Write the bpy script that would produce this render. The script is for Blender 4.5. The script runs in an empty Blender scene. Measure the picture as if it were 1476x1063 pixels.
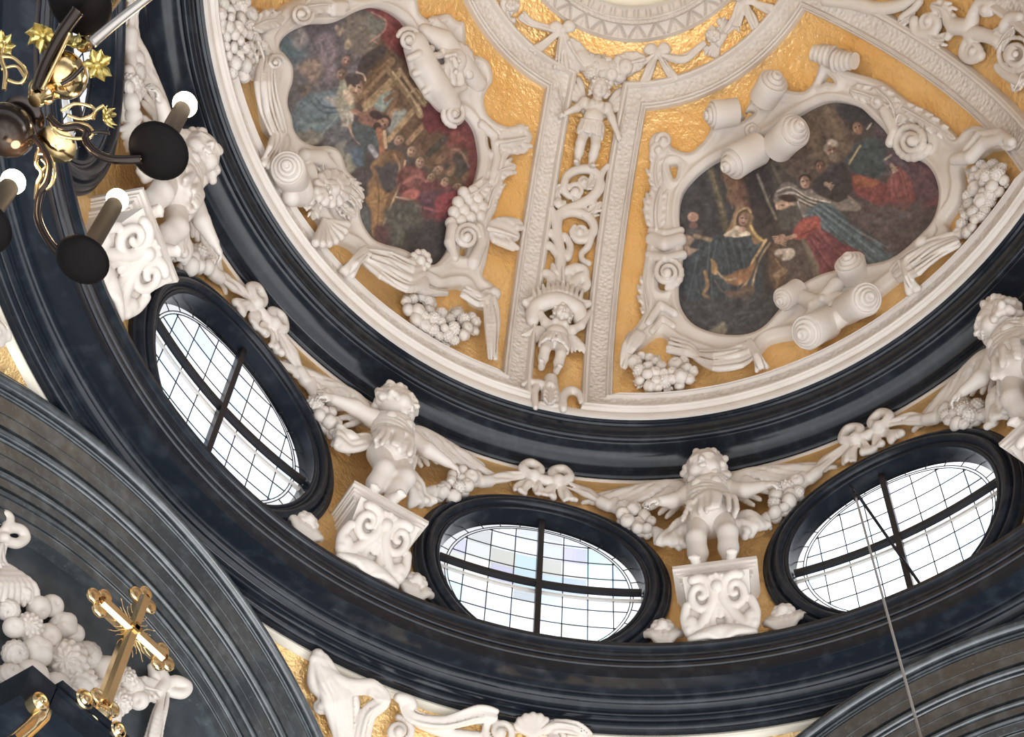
import bpy, math, random
import numpy as np
from mathutils import Vector, Matrix
rng = np.random.default_rng(7)
random.seed(7)
sc = bpy.context.scene
COL = sc.collection
PI = math.pi

# ------------------------------------------------------------------ camera geometry (metres)
F_PX = 2031.6; PX, PY = 737.74, 984.05
CAM = np.array([-2.95295504, -1.37147414, 1.6])
CR = np.array([0.5553616, -0.8304684, 0.04354009]); CU = np.array([-0.62607217, -0.3830665, 0.67918605]); CF = np.array([0.5473638, 0.40445309, 0.73267357])
RC, ZC, HD = 3.0, 11.464, 3.598       # dome springing radius, height, rise
RD, ZD = 3.37, 11.151                 # drum wall radius, top of the drum
RE, ZE = 3.209, 8.964                 # lip of the lower cornice
RF, ZF = 3.58, 8.449                  # foot of the lower cornice
YA, AX = 3.42, -0.20                  # arch face plane, arch axis offset

def ray(px, py): return ((px - PX) / F_PX) * CR - ((py - PY) / F_PX) * CU + CF
def proj(P):
    q = np.asarray(P, float) - CAM; zc = q @ CF
    return np.stack([PX + F_PX * (q @ CR) / zc, PY - F_PX * (q @ CU) / zc], -1)
def hit_cyl(px, py, h=0.0, R=RD):
    R = R - h; d = ray(px, py); a = d[0]**2 + d[1]**2; b = 2 * (CAM[0]*d[0] + CAM[1]*d[1]); c = CAM[0]**2 + CAM[1]**2 - R*R
    return CAM + (-b + math.sqrt(b*b - 4*a*c)) / (2*a) * d
def hit_dome(px, py, h=0.0):
    d = ray(px, py); A = np.array([1/(RC-h), 1/(RC-h), 1/(HD-h)]); o = (CAM - [0, 0, ZC]) * A; e = d * A
    a = e @ e; b = 2 * o @ e; c = o @ o - 1
    return CAM + (-b + math.sqrt(b*b - 4*a*c)) / (2*a) * d
def hit_plane(px, py, axis, val):
    d = ray(px, py); return CAM + (val - CAM[axis]) / d[axis] * d
def hit_sphere(px, py, R, c):
    d = ray(px, py); o = CAM - np.asarray(c, float); a = d @ d; b = 2 * o @ d; cc = o @ o - R*R
    return CAM + (-b + math.sqrt(b*b - 4*a*cc)) / (2*a) * d
def dome_n(P):                        # inward normal of the dome
    q = (np.asarray(P, float) - [0, 0, ZC]) * np.array([1/RC**2, 1/RC**2, 1/HD**2]); return -q / np.linalg.norm(q, axis=-1, keepdims=True)
def unit(v): v = np.asarray(v, float); return v / np.linalg.norm(v)
def cyl(azd, r, z): a = math.radians(azd); return np.array([r*math.sin(a), r*math.cos(a), z])
def dome_pt(azd, r, h=0.0):
    z = ZC + HD * math.sqrt(max(0, 1 - (r/RC)**2)); P = cyl(azd, r, z); return P + h * dome_n(P)

# ------------------------------------------------------------------ object helpers
def link(o, parent=None):
    COL.objects.link(o)
    if parent is not None:
        o.parent = parent; o.matrix_parent_inverse = parent.matrix_basis.inverted()
    return o
def mesh_obj(name, V, Fc, mat, parent=None, smooth=True, sharp=None, origin=None, uv=None):
    V = np.asarray(V, float)
    if origin is None: origin = (V.min(0) + V.max(0)) / 2
    origin = np.asarray(origin, float)
    me = bpy.data.meshes.new(name); me.from_pydata((V - origin).tolist(), [], Fc if isinstance(Fc, list) else Fc.tolist()); me.validate()
    if smooth: me.polygons.foreach_set('use_smooth', [True] * len(me.polygons))
    if sharp: me.set_sharp_from_angle(angle=math.radians(sharp))
    me.materials.append(mat); me.update()
    o = bpy.data.objects.new(name, me); o.matrix_basis = Matrix.Translation(Vector(origin.tolist()))
    return link(o, parent)
def tag(o, label, cat, group=None):
    o['label'] = label; o['category'] = cat
    if group: o['group'] = group
    return o
def struct(o): o['kind'] = 'structure'; return o
def empty(name, loc, label, cat, group=None, M=None):
    o = bpy.data.objects.new(name, None); o.empty_display_size = 0.1
    o.matrix_basis = M if M is not None else Matrix.Translation(Vector([float(c) for c in loc])); COL.objects.link(o)
    return tag(o, label, cat, group)
def child(name, me, parent, M):       # shared mesh as a part; M is its place in the world
    o = bpy.data.objects.new(name, me); o.matrix_basis = M; return link(o, parent)
def frame(P, ex, ey, ez, s=1.0):
    M = np.eye(4); M[:3, 0] = np.asarray(ex)*s; M[:3, 1] = np.asarray(ey)*s; M[:3, 2] = np.asarray(ez)*s; M[:3, 3] = P
    return Matrix(M.tolist())
def grid_faces(nu, nv, cu=False, cv=False, off=0):
    F = []
    for i in range(nu if cu else nu - 1):
        for j in range(nv if cv else nv - 1):
            a = i*nv + j; b = ((i+1) % nu)*nv + j; c = ((i+1) % nu)*nv + (j+1) % nv; d = i*nv + (j+1) % nv
            F.append((off+a, off+b, off+c, off+d))
    return F
def smooth_profile(pts, n=4):         # list of (r,z) with optional third 'c' for a curved corner
    return pts
def arcp(c, r, a0, a1, n=7):          # points of an arc in profile space
    return [(c[0] + r*math.cos(math.radians(a0 + (a1-a0)*i/(n-1))), c[1] + r*math.sin(math.radians(a0 + (a1-a0)*i/(n-1)))) for i in range(n)]
def ease(p, q, n=6, bulge=0.0):       # points between p and q bowed sideways by bulge
    p = np.array(p, float); q = np.array(q, float); d = q - p; nrm = np.array([-d[1], d[0]])
    return [tuple(p + d*t + nrm*bulge*4*t*(1-t)) for t in np.linspace(0, 1, n)]
def lathe(name, prof, mat, a0=0, a1=360, n=192, parent=None, sharp=32):
    prof = np.array(prof, float); full = abs(a1 - a0) >= 360
    A = np.radians(np.linspace(a0, a1, n, endpoint=not full))
    V = np.stack([np.outer(np.sin(A), prof[:, 0]), np.outer(np.cos(A), prof[:, 0]), np.broadcast_to(prof[:, 1], (n, len(prof)))], -1).reshape(-1, 3)
    return mesh_obj(name, V, grid_faces(n, len(prof), cu=full), mat, parent, sharp=sharp, origin=(0, 0, prof[:, 1].mean()))
def catmull(P, n=8, closed=False):
    P = np.asarray(P, float); m = len(P); out = []
    for i in range(m if closed else m - 1):
        g = (lambda k: P[k % m]) if closed else (lambda k: P[min(max(k, 0), m - 1)])
        p0, p1, p2, p3 = g(i-1), g(i), g(i+1), g(i+2)
        for t in np.arange(n) / n:
            out.append(0.5*((2*p1) + (-p0+p2)*t + (2*p0-5*p1+4*p2-p3)*t*t + (-p0+3*p1-3*p2+p3)*t**3))
    if not closed: out.append(P[-1])
    return np.array(out)
def sweep(path, prof, normals, closed=False):   # profile (side, height) along path; side = normal x tangent
    path = np.asarray(path, float); N = np.asarray(normals, float); n = len(path); prof = np.asarray(prof, float)
    T = (np.roll(path, -1, 0) - np.roll(path, 1, 0)) if closed else np.gradient(path, axis=0)
    T /= np.linalg.norm(T, axis=1, keepdims=True)
    Sd = np.cross(N, T); Sd /= np.linalg.norm(Sd, axis=1, keepdims=True)
    V = path[:, None] + Sd[:, None] * prof[None, :, 0:1] + N[:, None] * prof[None, :, 1:2]
    return V.reshape(-1, 3), grid_faces(n, len(prof), cu=closed)
def tube(path, rad, n=10, closed=False, caps=True):
    path = np.asarray(path, float); m = len(path); rad = np.broadcast_to(np.asarray(rad, float), (m,))
    T = (np.roll(path, -1, 0) - np.roll(path, 1, 0)) if closed else np.gradient(path, axis=0)
    T /= np.maximum(np.linalg.norm(T, axis=1, keepdims=True), 1e-9)
    u = unit(np.cross(T[0], [0.3, 0.5, 0.81])); U = [u]
    for i in range(1, m): u = u - T[i]*(u @ T[i]); u = unit(u); U.append(u)
    U = np.array(U); W = np.cross(T, U); A = np.linspace(0, 2*PI, n, endpoint=False)
    V = path[:, None] + rad[:, None, None]*(np.cos(A)[None, :, None]*U[:, None] + np.sin(A)[None, :, None]*W[:, None])
    F = grid_faces(m, n, cu=closed, cv=True)
    if caps and not closed: F += [tuple(range(n))[::-1], tuple(range((m-1)*n, m*n))]
    return V.reshape(-1, 3), F
def merge(parts):
    V = []; F = []; o = 0
    for v, f in parts:
        V.append(np.asarray(v)); F += [tuple(int(i) + o for i in q) for q in f]; o += len(v)
    return np.concatenate(V), F
def box(c, ex, ey, ez):               # half-extent vectors
    c, ex, ey, ez = (np.asarray(a, float) for a in (c, ex, ey, ez))
    V = [c + sx*ex + sy*ey + sz*ez for sx in (-1, 1) for sy in (-1, 1) for sz in (-1, 1)]
    return np.array(V), [(0, 1, 3, 2), (4, 6, 7, 5), (0, 4, 5, 1), (2, 3, 7, 6), (0, 2, 6, 4), (1, 5, 7, 3)]
def revolve(prof, P, axis, n=24):     # prof (r, t along axis) around axis at P
    axis = unit(axis); u = unit(np.cross(axis, [0.31, 0.52, 0.79])); w = np.cross(axis, u); prof = np.asarray(prof, float)
    A = np.linspace(0, 2*PI, n, endpoint=False); D = np.cos(A)[:, None]*u + np.sin(A)[:, None]*w
    V = P + D[:, None]*prof[None, :, 0:1] + axis*prof[None, :, 1:2]
    return V.reshape(-1, 3), grid_faces(n, len(prof), cu=True)

# ------------------------------------------------------------------ materials
def mat(name, base, rough=0.6, metal=0.0, bump=None, var=None, spec=None, emit=None, vcol=False, coat=0.0):
    m = bpy.data.materials.new(name); m.use_nodes = True; nt = m.node_tree; b = nt.nodes['Principled BSDF']; L = nt.links.new
    b.inputs['Base Color'].default_value = (*base, 1); b.inputs['Roughness'].default_value = rough; b.inputs['Metallic'].default_value = metal
    if spec is not None: b.inputs['Specular IOR Level'].default_value = spec
    if coat: b.inputs['Coat Weight'].default_value = coat; b.inputs['Coat Roughness'].default_value = 0.12
    if emit: b.inputs['Emission Color'].default_value = (*emit[:3], 1); b.inputs['Emission Strength'].default_value = emit[3]
    tc = nt.nodes.new('ShaderNodeTexCoord')
    geo = nt.nodes.new('ShaderNodeNewGeometry')
    if vcol:
        a = nt.nodes.new('ShaderNodeVertexColor'); a.layer_name = 'Col'; L(a.outputs['Color'], b.inputs['Base Color'])
    if var:                            # list of (scale, colour, lo, hi[, stretch])
        prev = None
        for scale, colr, lo, hi, *ex in var:
            nz = nt.nodes.new('ShaderNodeTexNoise'); nz.inputs['Scale'].default_value = scale; nz.inputs['Detail'].default_value = 6
            if ex:
                mp = nt.nodes.new('ShaderNodeMapping'); mp.inputs['Scale'].default_value = ex[0]; L(geo.outputs['Position'], mp.inputs['Vector']); L(mp.outputs['Vector'], nz.inputs['Vector'])
            else: L(geo.outputs['Position'], nz.inputs['Vector'])
            mr = nt.nodes.new('ShaderNodeMapRange'); mr.inputs['From Min'].default_value = lo; mr.inputs['From Max'].default_value = hi; L(nz.outputs['Fac'], mr.inputs['Value'])
            mx = nt.nodes.new('ShaderNodeMix'); mx.data_type = 'RGBA'; L(mr.outputs['Result'], mx.inputs['Factor']); mx.inputs['B'].default_value = (*colr, 1)
            if prev is None: mx.inputs['A'].default_value = (*base, 1)
            else: L(prev, mx.inputs['A'])
            prev = mx.outputs['Result']
        L(prev, b.inputs['Base Color'])
    if bump:                           # list of (scale, strength, distance, kind)
        prev = None
        for scale, st, dist, kind in bump:
            if kind == 'v':
                nz = nt.nodes.new('ShaderNodeTexVoronoi'); nz.inputs['Scale'].default_value = scale; out = nz.outputs['Distance']
            else:
                nz = nt.nodes.new('ShaderNodeTexNoise'); nz.inputs['Scale'].default_value = scale; nz.inputs['Detail'].default_value = 4; out = nz.outputs['Fac']
            L(geo.outputs['Position'], nz.inputs['Vector'])
            bp = nt.nodes.new('ShaderNodeBump'); bp.inputs['Strength'].default_value = st; bp.inputs['Distance'].default_value = dist; L(out, bp.inputs['Height'])
            if prev is not None: L(prev, bp.inputs['Normal'])
            prev = bp.outputs['Normal']
        L(prev, b.inputs['Normal'])
    return m
M_STUCCO = mat('white stucco', (0.69, 0.635, 0.585), 0.55, bump=[(60, 0.15, 0.004, 'n')], var=[(3.0, (0.61, 0.545, 0.49), 0.45, 0.75)])
M_CARVED = mat('carved stucco', (0.69, 0.635, 0.585), 0.55, bump=[(26, 0.9, 0.016, 'v'), (60, 0.15, 0.004, 'n')], var=[(3.0, (0.61, 0.545, 0.49), 0.45, 0.75)])
M_GOLD = mat('gilded ground', (0.84, 0.57, 0.26), 0.28, 0.58, bump=[(7, 0.5, 0.04, 'n'), (26, 0.6, 0.02, 'n'), (70, 0.5, 0.008, 'n')], var=[(2.4, (0.78, 0.48, 0.18), 0.42, 0.72)])
M_BLACK = mat('black marble', (0.011, 0.015, 0.022), 0.15, spec=0.27, bump=[(40, 0.05, 0.003, 'n')], var=[(9, (0.026, 0.033, 0.043), 0.50, 0.75)])
M_FRAME = mat('black marble frame', (0.012, 0.016, 0.024), 0.26, spec=0.25, bump=[(40, 0.05, 0.003, 'n')], var=[(9, (0.026, 0.032, 0.042), 0.50, 0.75)])
M_ARCH = mat('grey black marble', (0.044, 0.054, 0.062), 0.15, spec=1.0, bump=[(60, 0.05, 0.002, 'n')], var=[(11, (0.09, 0.108, 0.12), 0.45, 0.75), (45, (0.13, 0.15, 0.16), 0.62, 0.80)])  # black marble made lighter: extra light on the arch put into its colour
M_BLOCKER = mat('grey roof slates', (0.06, 0.065, 0.07), 0.7)
M_SLATE = mat('dark slate', (0.030, 0.038, 0.046), 0.45, bump=[(18, 0.15, 0.006, 'n')], var=[(6, (0.075, 0.09, 0.105), 0.40, 0.75)])
M_LEAD = mat('dark lead', (0.02, 0.022, 0.026), 0.45, 0.3)
M_IRON = mat('dark iron', (0.03, 0.03, 0.035), 0.4, 0.7)
M_LITEDGE = mat('white paint', (0.85, 0.83, 0.8), 0.4)
M_CREAM = mat('cream plaster', (0.84, 0.79, 0.68), 0.6)
M_BRASS = mat('polished brass', (0.55, 0.40, 0.20), 0.16, 1.0)
M_BRONZE = mat('dark bronze', (0.020, 0.013, 0.010), 0.15, 0.6)
M_GILT = mat('bright gilding', (0.93, 0.72, 0.42), 0.20, 1.0, bump=[(40, 0.08, 0.003, 'n')])
M_PAINT = mat('painted canvas', (0.2, 0.15, 0.1), 0.55, vcol=True)
M_BULB = mat('glowing bulb', (1, 0.93, 0.8), 0.3, emit=(1.0, 0.80, 0.52, 14.0))
M_SLEEVE = mat('candle sleeve', (0.045, 0.032, 0.022), 0.6, spec=0.15)

def pane_mat():
    m = bpy.data.materials.new('leaded glass'); m.use_nodes = True; nt = m.node_tree; nt.nodes.clear(); L = nt.links.new
    out = nt.nodes.new('ShaderNodeOutputMaterial'); tr = nt.nodes.new('ShaderNodeBsdfTransparent'); gl = nt.nodes.new('ShaderNodeBsdfGlossy'); gl.inputs['Roughness'].default_value = 0.05
    mx = nt.nodes.new('ShaderNodeMixShader'); mx.inputs[0].default_value = 0.05
    geo = nt.nodes.new('ShaderNodeAttribute'); geo.attribute_name = 'Col'
    L(geo.outputs['Color'], tr.inputs['Color']); L(tr.outputs[0], mx.inputs[1]); L(gl.outputs[0], mx.inputs[2]); L(mx.outputs[0], out.inputs['Surface'])
    return m
M_PANE = pane_mat()
# ================================================================== THE SETTING
# dome shell
th = np.linspace(0, 1, 40)
prof = [(RC*math.cos(t), ZC + HD*math.sin(t)) for t in np.linspace(0, math.acos(1.08/RC), 48)]
struct(lathe('ceiling', prof, M_GOLD, n=160))
# upper black cornice
P = [(2.99, 11.50), (2.99, 11.455), (3.012, 11.45), (3.012, 11.43), (3.03, 11.425)] + ease((3.034, 11.41), (3.044, 11.352), 4, -0.05) + [(3.05, 11.345)]
P += arcp((3.082, 11.315), 0.033, 150, 290, 8) + [(3.105, 11.295)] + ease((3.11, 11.292), (3.30, 11.212), 9, 0.10) + [(3.305, 11.195), (3.318, 11.192)] + ease((3.322, 11.185), (3.352, 11.150), 4, -0.12) + [(3.352, 11.135), (3.40, 11.135)]
struct(lathe('trim_1', P, M_BLACK))
struct(lathe('trim_2', [(3.37, 11.15), (3.358, 11.14), (3.352, 11.13), (3.352, 11.12), (3.372, 11.108)], M_STUCCO))
# lower black cornice
P = [(3.62, 8.449), (3.585, 8.449)] + arcp((3.548, 8.478), 0.036, -60, -215, 9) + [(3.505, 8.505), (3.487, 8.508), (3.487, 8.522)] + ease((3.48, 8.53), (3.452, 8.585), 5, -0.2) + [(3.445, 8.59)]
P += arcp((3.405, 8.600), 0.03, -90 + 40, -200, 7)[:0] + ease((3.442, 8.59), (3.408, 8.635), 6, 0.22) + [(3.40, 8.645), (3.252, 8.645), (3.250, 8.650), (3.250, 8.752), (3.238, 8.757), (3.238, 8.784), (3.246, 8.789), (3.246, 8.80), (3.229, 8.806), (3.229, 8.832), (3.236, 8.838), (3.236, 8.850)]
P += ease((3.232, 8.858), (3.214, 8.925), 6, -0.15) + [(3.209, 8.93), (3.209, 8.964), (3.23, 8.975), (3.385, 8.985)]
struct(lathe('trim_3', P, M_BLACK))
struct(lathe('trim_4', [(3.66, 8.46), (3.60, 8.449), (3.592, 8.425), (3.60, 8.405), (3.635, 8.39)], M_CREAM))

# drum wall: one sector per bay, each with a round opening
HW = 0.90; ZW = 9.72
def sector(az0):
    nA, nR = 128, 7; half = math.radians(22.5)*RD; V = []
    for i in range(nA):
        a = 2*PI*i/nA; c, s = math.cos(a), math.sin(a)
        zl = (ZD + .02 - ZW) if s > 0 else (ZW - 8.93)
        k = min(half/abs(c) if abs(c) > 1e-6 else 1e9, zl/abs(s) if abs(s) > 1e-6 else 1e9)
        for j in range(nR):
            t = j/(nR-1); q = HW*(1-t) + max(k, HW)*t; x, z = q*c, q*s
            V.append(cyl(az0 + math.degrees(x/RD), RD, ZW + z))
    return np.array(V), grid_faces(nA, nR, cu=True)
V, Fc = merge([sector(45*k) for k in range(8)])
struct(mesh_obj('wall_drum', V, Fc, M_GOLD, smooth=True))

# windows
def wpt(az0, rho, phi, h):
    x, z = rho*math.cos(phi), rho*math.sin(phi); return cyl(az0 + math.degrees(x/RD), RD - h, ZW + z)
WPROF = [(0.985, -0.02), (0.985, 0.035), (0.972, 0.045), (0.962, 0.045), (0.957, 0.062)] + arcp((0.932, 0.062), 0.022, 10, 160, 6) + [(0.905, 0.066), (0.90, 0.085)] + arcp((0.868, 0.078), 0.030, 20, 150, 7) + [(0.836, 0.086), (0.832, 0.070), (0.822, 0.070)] + arcp((0.803, 0.060), 0.018, 30, 190, 6) + [(0.782, 0.035), (0.772, 0.0), (0.762, -0.075)]
PAL = [(0.80, 0.88, 1.0), (0.95, 0.98, 1.0), (1.0, 0.97, 0.90), (0.86, 0.92, 1.0), (1, 1, 1), (0.90, 0.88, 0.98), (0.84, 0.96, 0.98), (1.0, 0.985, 0.95)]
def window(k, az0, full=True):
    w = bpy.data.objects.new('window_%d' % k, None); w.matrix_basis = Matrix.Translation(Vector(cyl(az0, RD, ZW).tolist())); COL.objects.link(w); struct(w)
    n = 112 if full else 48
    V = [wpt(az0, r, 2*PI*i/n, h) for i in range(n) for r, h in WPROF]
    fr = mesh_obj('window_frame', V, grid_faces(n, len(WPROF), cu=True), M_FRAME, w, sharp=30)
    G = -0.055; ZG = 0.0
    def gp(x, z, d=0.0): return cyl(az0 + math.degrees(x/RD), RD - G - d, ZW + ZG + z)
    # pane, cells coloured one by one
    st = 0.186; xs = np.arange(-5, 6)*st; V = []; Fc = []; C = []
    rr = np.random.default_rng(k)
    N = 60; gx = np.linspace(-0.79, 0.79, N)
    V = [gp(x, z) for x in gx for z in gx]; Fq = []; 
    for i in range(N-1):
        for j in range(N-1):
            cx, cz = (gx[i]+gx[i+1])/2, (gx[j]+gx[j+1])/2
            if cx*cx + cz*cz < 0.80**2:
                Fq.append((i*N+j, (i+1)*N+j, (i+1)*N+j+1, i*N+j+1))
                C.append((int(math.floor(cx/st)), int(math.floor(cz/st))) if math.hypot(cx, cz) < 0.685 else 'b')
    used = sorted({v for q in Fq for v in q}); mp = {v: i for i, v in enumerate(used)}
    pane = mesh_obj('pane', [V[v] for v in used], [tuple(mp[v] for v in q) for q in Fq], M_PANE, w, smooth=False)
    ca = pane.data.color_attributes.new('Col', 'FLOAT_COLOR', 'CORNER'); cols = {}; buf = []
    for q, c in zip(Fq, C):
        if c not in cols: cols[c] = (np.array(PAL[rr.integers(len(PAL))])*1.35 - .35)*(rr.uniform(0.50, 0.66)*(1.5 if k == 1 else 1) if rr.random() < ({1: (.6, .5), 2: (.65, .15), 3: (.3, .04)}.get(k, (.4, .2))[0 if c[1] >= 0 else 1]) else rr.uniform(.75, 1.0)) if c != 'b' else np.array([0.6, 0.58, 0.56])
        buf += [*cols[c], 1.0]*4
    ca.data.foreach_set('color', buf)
    if not full: return w
    parts = []
    R = 0.765
    for x in xs:
        if abs(x) < 1e-6: continue
        L = 0.685**2 - x*x
        if L > 0: L = math.sqrt(L); parts.append(tube([gp(x, z, 0.01) for z in np.linspace(-L, L, 9)], 0.0045, 5))
    for z in xs:
        if abs(z) < 1e-6: continue
        L = 0.685**2 - z*z
        if L > 0: L = math.sqrt(L); parts.append(tube([gp(x, z, 0.01) for x in np.linspace(-L, L, 13)], 0.0045, 5))
    for rho in (0.685, 0.705): parts.append(tube([gp(rho*math.cos(a), rho*math.sin(a), 0.01) for a in np.linspace(0, 2*PI, 72, endpoint=False)], 0.004, 5, closed=True))
    for a in np.linspace(0, 2*PI, 28, endpoint=False): parts.append(tube([gp(r*math.cos(a), r*math.sin(a), 0.01) for r in (0.705, 0.765)], 0.004, 5))
    V, Fc = merge(parts); mesh_obj('leading', V, Fc, M_LEAD, w)
    er = unit(cyl(az0, 1, 0)); et = unit(cyl(az0 + 90, 1, 0)); ez = np.array([0, 0, 1.0])
    V, Fc = sweep([gp(0, z, 0.02) for z in np.linspace(-R, R, 7)], [(-0.022, 0), (-0.022, 0.05), (0.022, 0.05), (0.022, 0)], [-er]*7); mesh_obj('mullion', V, Fc, M_IRON, w, smooth=False)
    V, Fc = sweep([gp(x, 0, 0.02) for x in np.linspace(-R, R, 25)], [(-0.018, 0), (-0.018, 0.05), (0.018, 0.05), (0.018, 0)], [-unit(gp(x, 0)*[1, 1, 0]) for x in np.linspace(-R, R, 25)]); mesh_obj('transom', V, Fc, M_IRON, w, smooth=False)
    V, Fc = sweep([gp(x, -0.055, 0.0) for x in np.linspace(-R, R, 25)], [(-0.012, 0), (-0.012, 0.02), (0.012, 0.02), (0.012, 0)], [-unit(gp(x, 0)*[1, 1, 0]) for x in np.linspace(-R, R, 25)]); mesh_obj('sash_rail', V, Fc, M_LITEDGE, w, smooth=False)  # white strip stands in for light on the transom's lower edge
    return w
for k, a in enumerate([0, 45, 90, 135, 180, 225, 270, 315]): window(k + 1, a, full=a in (0, 45, 90, 135, 315))

# pendentives: gilded sphere patches between the arches
PS, PC = math.sqrt(3.615**2 + (8.42-5.7)**2), 5.7
def pendentive(k, a0, a1):
    V = []; nA, nZ = 80, 40
    for t in np.linspace(0, 1, nA):
        for z in np.linspace(8.44, 6.2, nZ):
            r = math.sqrt(PS**2 - (z-PC)**2); m = math.degrees(math.acos(min(1, 3.56/r))); V.append(cyl(a0 + m + (90 - 2*m)*t, r, z))
    return struct(mesh_obj('wall_pendentive_%s' % k, V, grid_faces(nA, nZ), M_GOLD))
pendentive('right', 0, 90); pendentive('left', -90, 0)

# archivolts (wide black moulded arches) and the dark walls they frame
ZA, RA = 5.712, 2.822
def gr(d, w=.012, t=.05, h=0.0): return [(d, h), (d + .002, h - t), (d + w - .002, h - t), (d + w, h)]
AP = [(0.0, -0.20), (0.0, 0.0), (0.02, 0.014), (0.03, 0.014)] + gr(.032, .008, .02, .012) + arcp((0.078, 0.010), 0.036, 170, 10, 10) + gr(.114, .022, .06) + arcp((.143, .006), .009, 180, 0, 5) + gr(.153, .008, .03) + arcp((.168, .004), .007, 180, 0, 5) + gr(.176, .010, .035) + [(.188, .008), (.29, .004)] + gr(.292, .006, .02, .004) + [(.30, .002), (.375, .0)] + gr(.372, .034, .08)
AP += arcp((.425, -.004), .021, 175, 5, 9) + gr(.447, .012, .04, -.006) + arcp((.467, -.006), .007, 180, 0, 5) + gr(.476, .008, .03, -.008) + [(.486, -.008), (.555, -.012)] + gr(.557, .007, .025, -.012) + [(.566, -.014), (.64, -.018)] + gr(.636, .030, .07, -.02) + arcp((.680, -.022), .014, 175, 5, 8) + gr(.695, .010, .03, -.026) + [(.706, -.026), (.755, -.030)] + gr(.752, .026, .06, -.03) + arcp((.789, -.034), .012, 175, 5, 7) + gr(.802, .010, .03, -.036) + [(.814, -.038), (.87, -.044)] + gr(.872, .014, .04, -.046) + [(.89, -.05), (.94, -.054), (.945, -.14)]
def arch(k, side):                    # side 'back' = the +Y wall, 'right' = the +X wall
    n = 121; V = []
    for a in np.radians(np.linspace(-24, 204, n)):
        for d, h in AP:
            r = RA - d; u, z = AX + r*math.cos(a), ZA + r*math.sin(a); w = YA - h
            V.append((u, w, z) if side == 'back' else (w, u, z))
    struct(mesh_obj('trim_%d' % k, V, grid_faces(n, len(AP)), M_ARCH, sharp=28))
    r = RA - 0.88; A = np.linspace(0, 2*PI, 64, endpoint=False); u = AX + r*np.cos(A); z = ZA + r*np.sin(A); w = np.full(64, YA + 0.14)
    V = np.stack([u, w, z] if side == 'back' else [w, u, z], 1)
    struct(mesh_obj('wall_%s' % side, V, [tuple(range(64))], M_SLATE, smooth=False))
arch(5, 'back'); arch(6, 'right')

# ------------------------------------------------------------------ stucco mouldings of the dome
def on_dome(P, h=0.0):                # push a point (x, y, guess) on to the dome by its radius
    r = np.hypot(P[0], P[1]); z = ZC + HD*math.sqrt(max(0, 1 - (r/RC)**2)); Q = np.array([P[0], P[1], z]); return Q + h*dome_n(Q)
S_IN, S_OUT = 0.21, 0.47
def side_pts(azc, sgn, off, r0, r1, n):  # line parallel to the strip axis
    out = []
    for t in np.linspace(0, 1, n):
        # even steps along the meridian
        f0, f1 = math.acos(r0/RC), math.acos(r1/RC); r = RC*math.cos(f0 + (f1-f0)*t)
        a = azc + sgn*math.degrees(math.asin(min(1, off/r))); out.append(dome_pt(a, r))
    return out
def panel_border(k, azm):
    # closed loop midway in the moulding
    mid = (S_IN + S_OUT)/2; wv = (S_OUT - S_IN)/2; rt = 1.548; rb = RC*math.cos(math.asin(0.195/HD))
    L = side_pts(azm - 45, 1, mid, rb, rt, 60); R = side_pts(azm + 45, -1, mid, rb, rt, 60)
    aL, aR = azm - 45 + math.degrees(math.asin(mid/rt)), azm + 45 - math.degrees(math.asin(mid/rt))
    top = [dome_pt(a, rt) for a in np.linspace(aL, aR, 48)][1:-1]
    bL, bR = azm - 45 + math.degrees(math.asin(mid/rb)), azm + 45 - math.degrees(math.asin(mid/rb))
    bot = [dome_pt(a, rb) for a in np.linspace(bR, bL, 110)][1:-1]
    prof = np.array([(-1, -0.02), (-1, 0.05), (-.94, 0.075), (-.86, 0.08), (-.82, 0.06), (-.74, 0.055), (-.70, 0.07), (-.62, 0.075), (-.55, 0.045), (-.2, 0.035), (.35, 0.035), (.50, 0.04), (.55, 0.065), (.66, 0.085), (.80, 0.085), (.86, 0.07), (.93, 0.065), (1, 0.04), (1, -0.02)])
    parts = []
    # each run swept by itself and mitred by overlapping frames computed from shared corner directions
    c_ = 3; path = np.array([L[0]] + L[c_:-c_] + [L[-1]] + top[2:-2] + [R[-1]] + R[::-1][c_:-c_] + [R[0]] + bot[c_+1:-c_-1]); N = dome_n(path); n = len(path)
    T = np.roll(path, -1, 0) - np.roll(path, 1, 0)
    Sd = np.zeros_like(path); m = np.ones(n)
    for i in range(n):
        t0 = unit(path[i] - path[i-1]); t1 = unit(path[(i+1) % n] - path[i]); t = unit(t0 + t1)
        s = unit(np.cross(N[i], t)); s0 = unit(np.cross(N[i], t0)); m[i] = 1/max(0.35, s @ s0); Sd[i] = s
    V = path[:, None] + Sd[:, None]*(prof[None, :, 0:1]*wv*m[:, None, None]) + N[:, None]*prof[None, :, 1:2]
    # keep the bands on the curved dome
    V = V.reshape(-1, 3); Hh = np.tile(prof[:, 1], n)
    for i in range(len(V)):
        Q = V[i] - Hh[i]*N[i // len(prof)]; V[i] = on_dome(Q, Hh[i]) if np.hypot(Q[0], Q[1]) < RC*0.9995 else V[i]
    o = struct(mesh_obj('trim_%d' % k, V, grid_faces(n, len(prof), cu=True), M_STUCCO, sharp=40)); o.data.materials.append(M_CARVED)
    o.data.polygons.foreach_set('material_index', [1 if (i % (len(prof)-1)) in (8, 9, 10) else 0 for i in range(len(o.data.polygons))]); return o
for k, a in enumerate((0, 90, 180, 270)): panel_border(7 + k, a)
# white band at the springing, under the panels
struct(lathe('trim_11', [(3.0, 11.455), (2.965, 11.455), (2.958, 11.475), (2.958, 11.50), (2.966, 11.51), (2.966, 11.53), (2.985, 11.55)], M_STUCCO))

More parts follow.
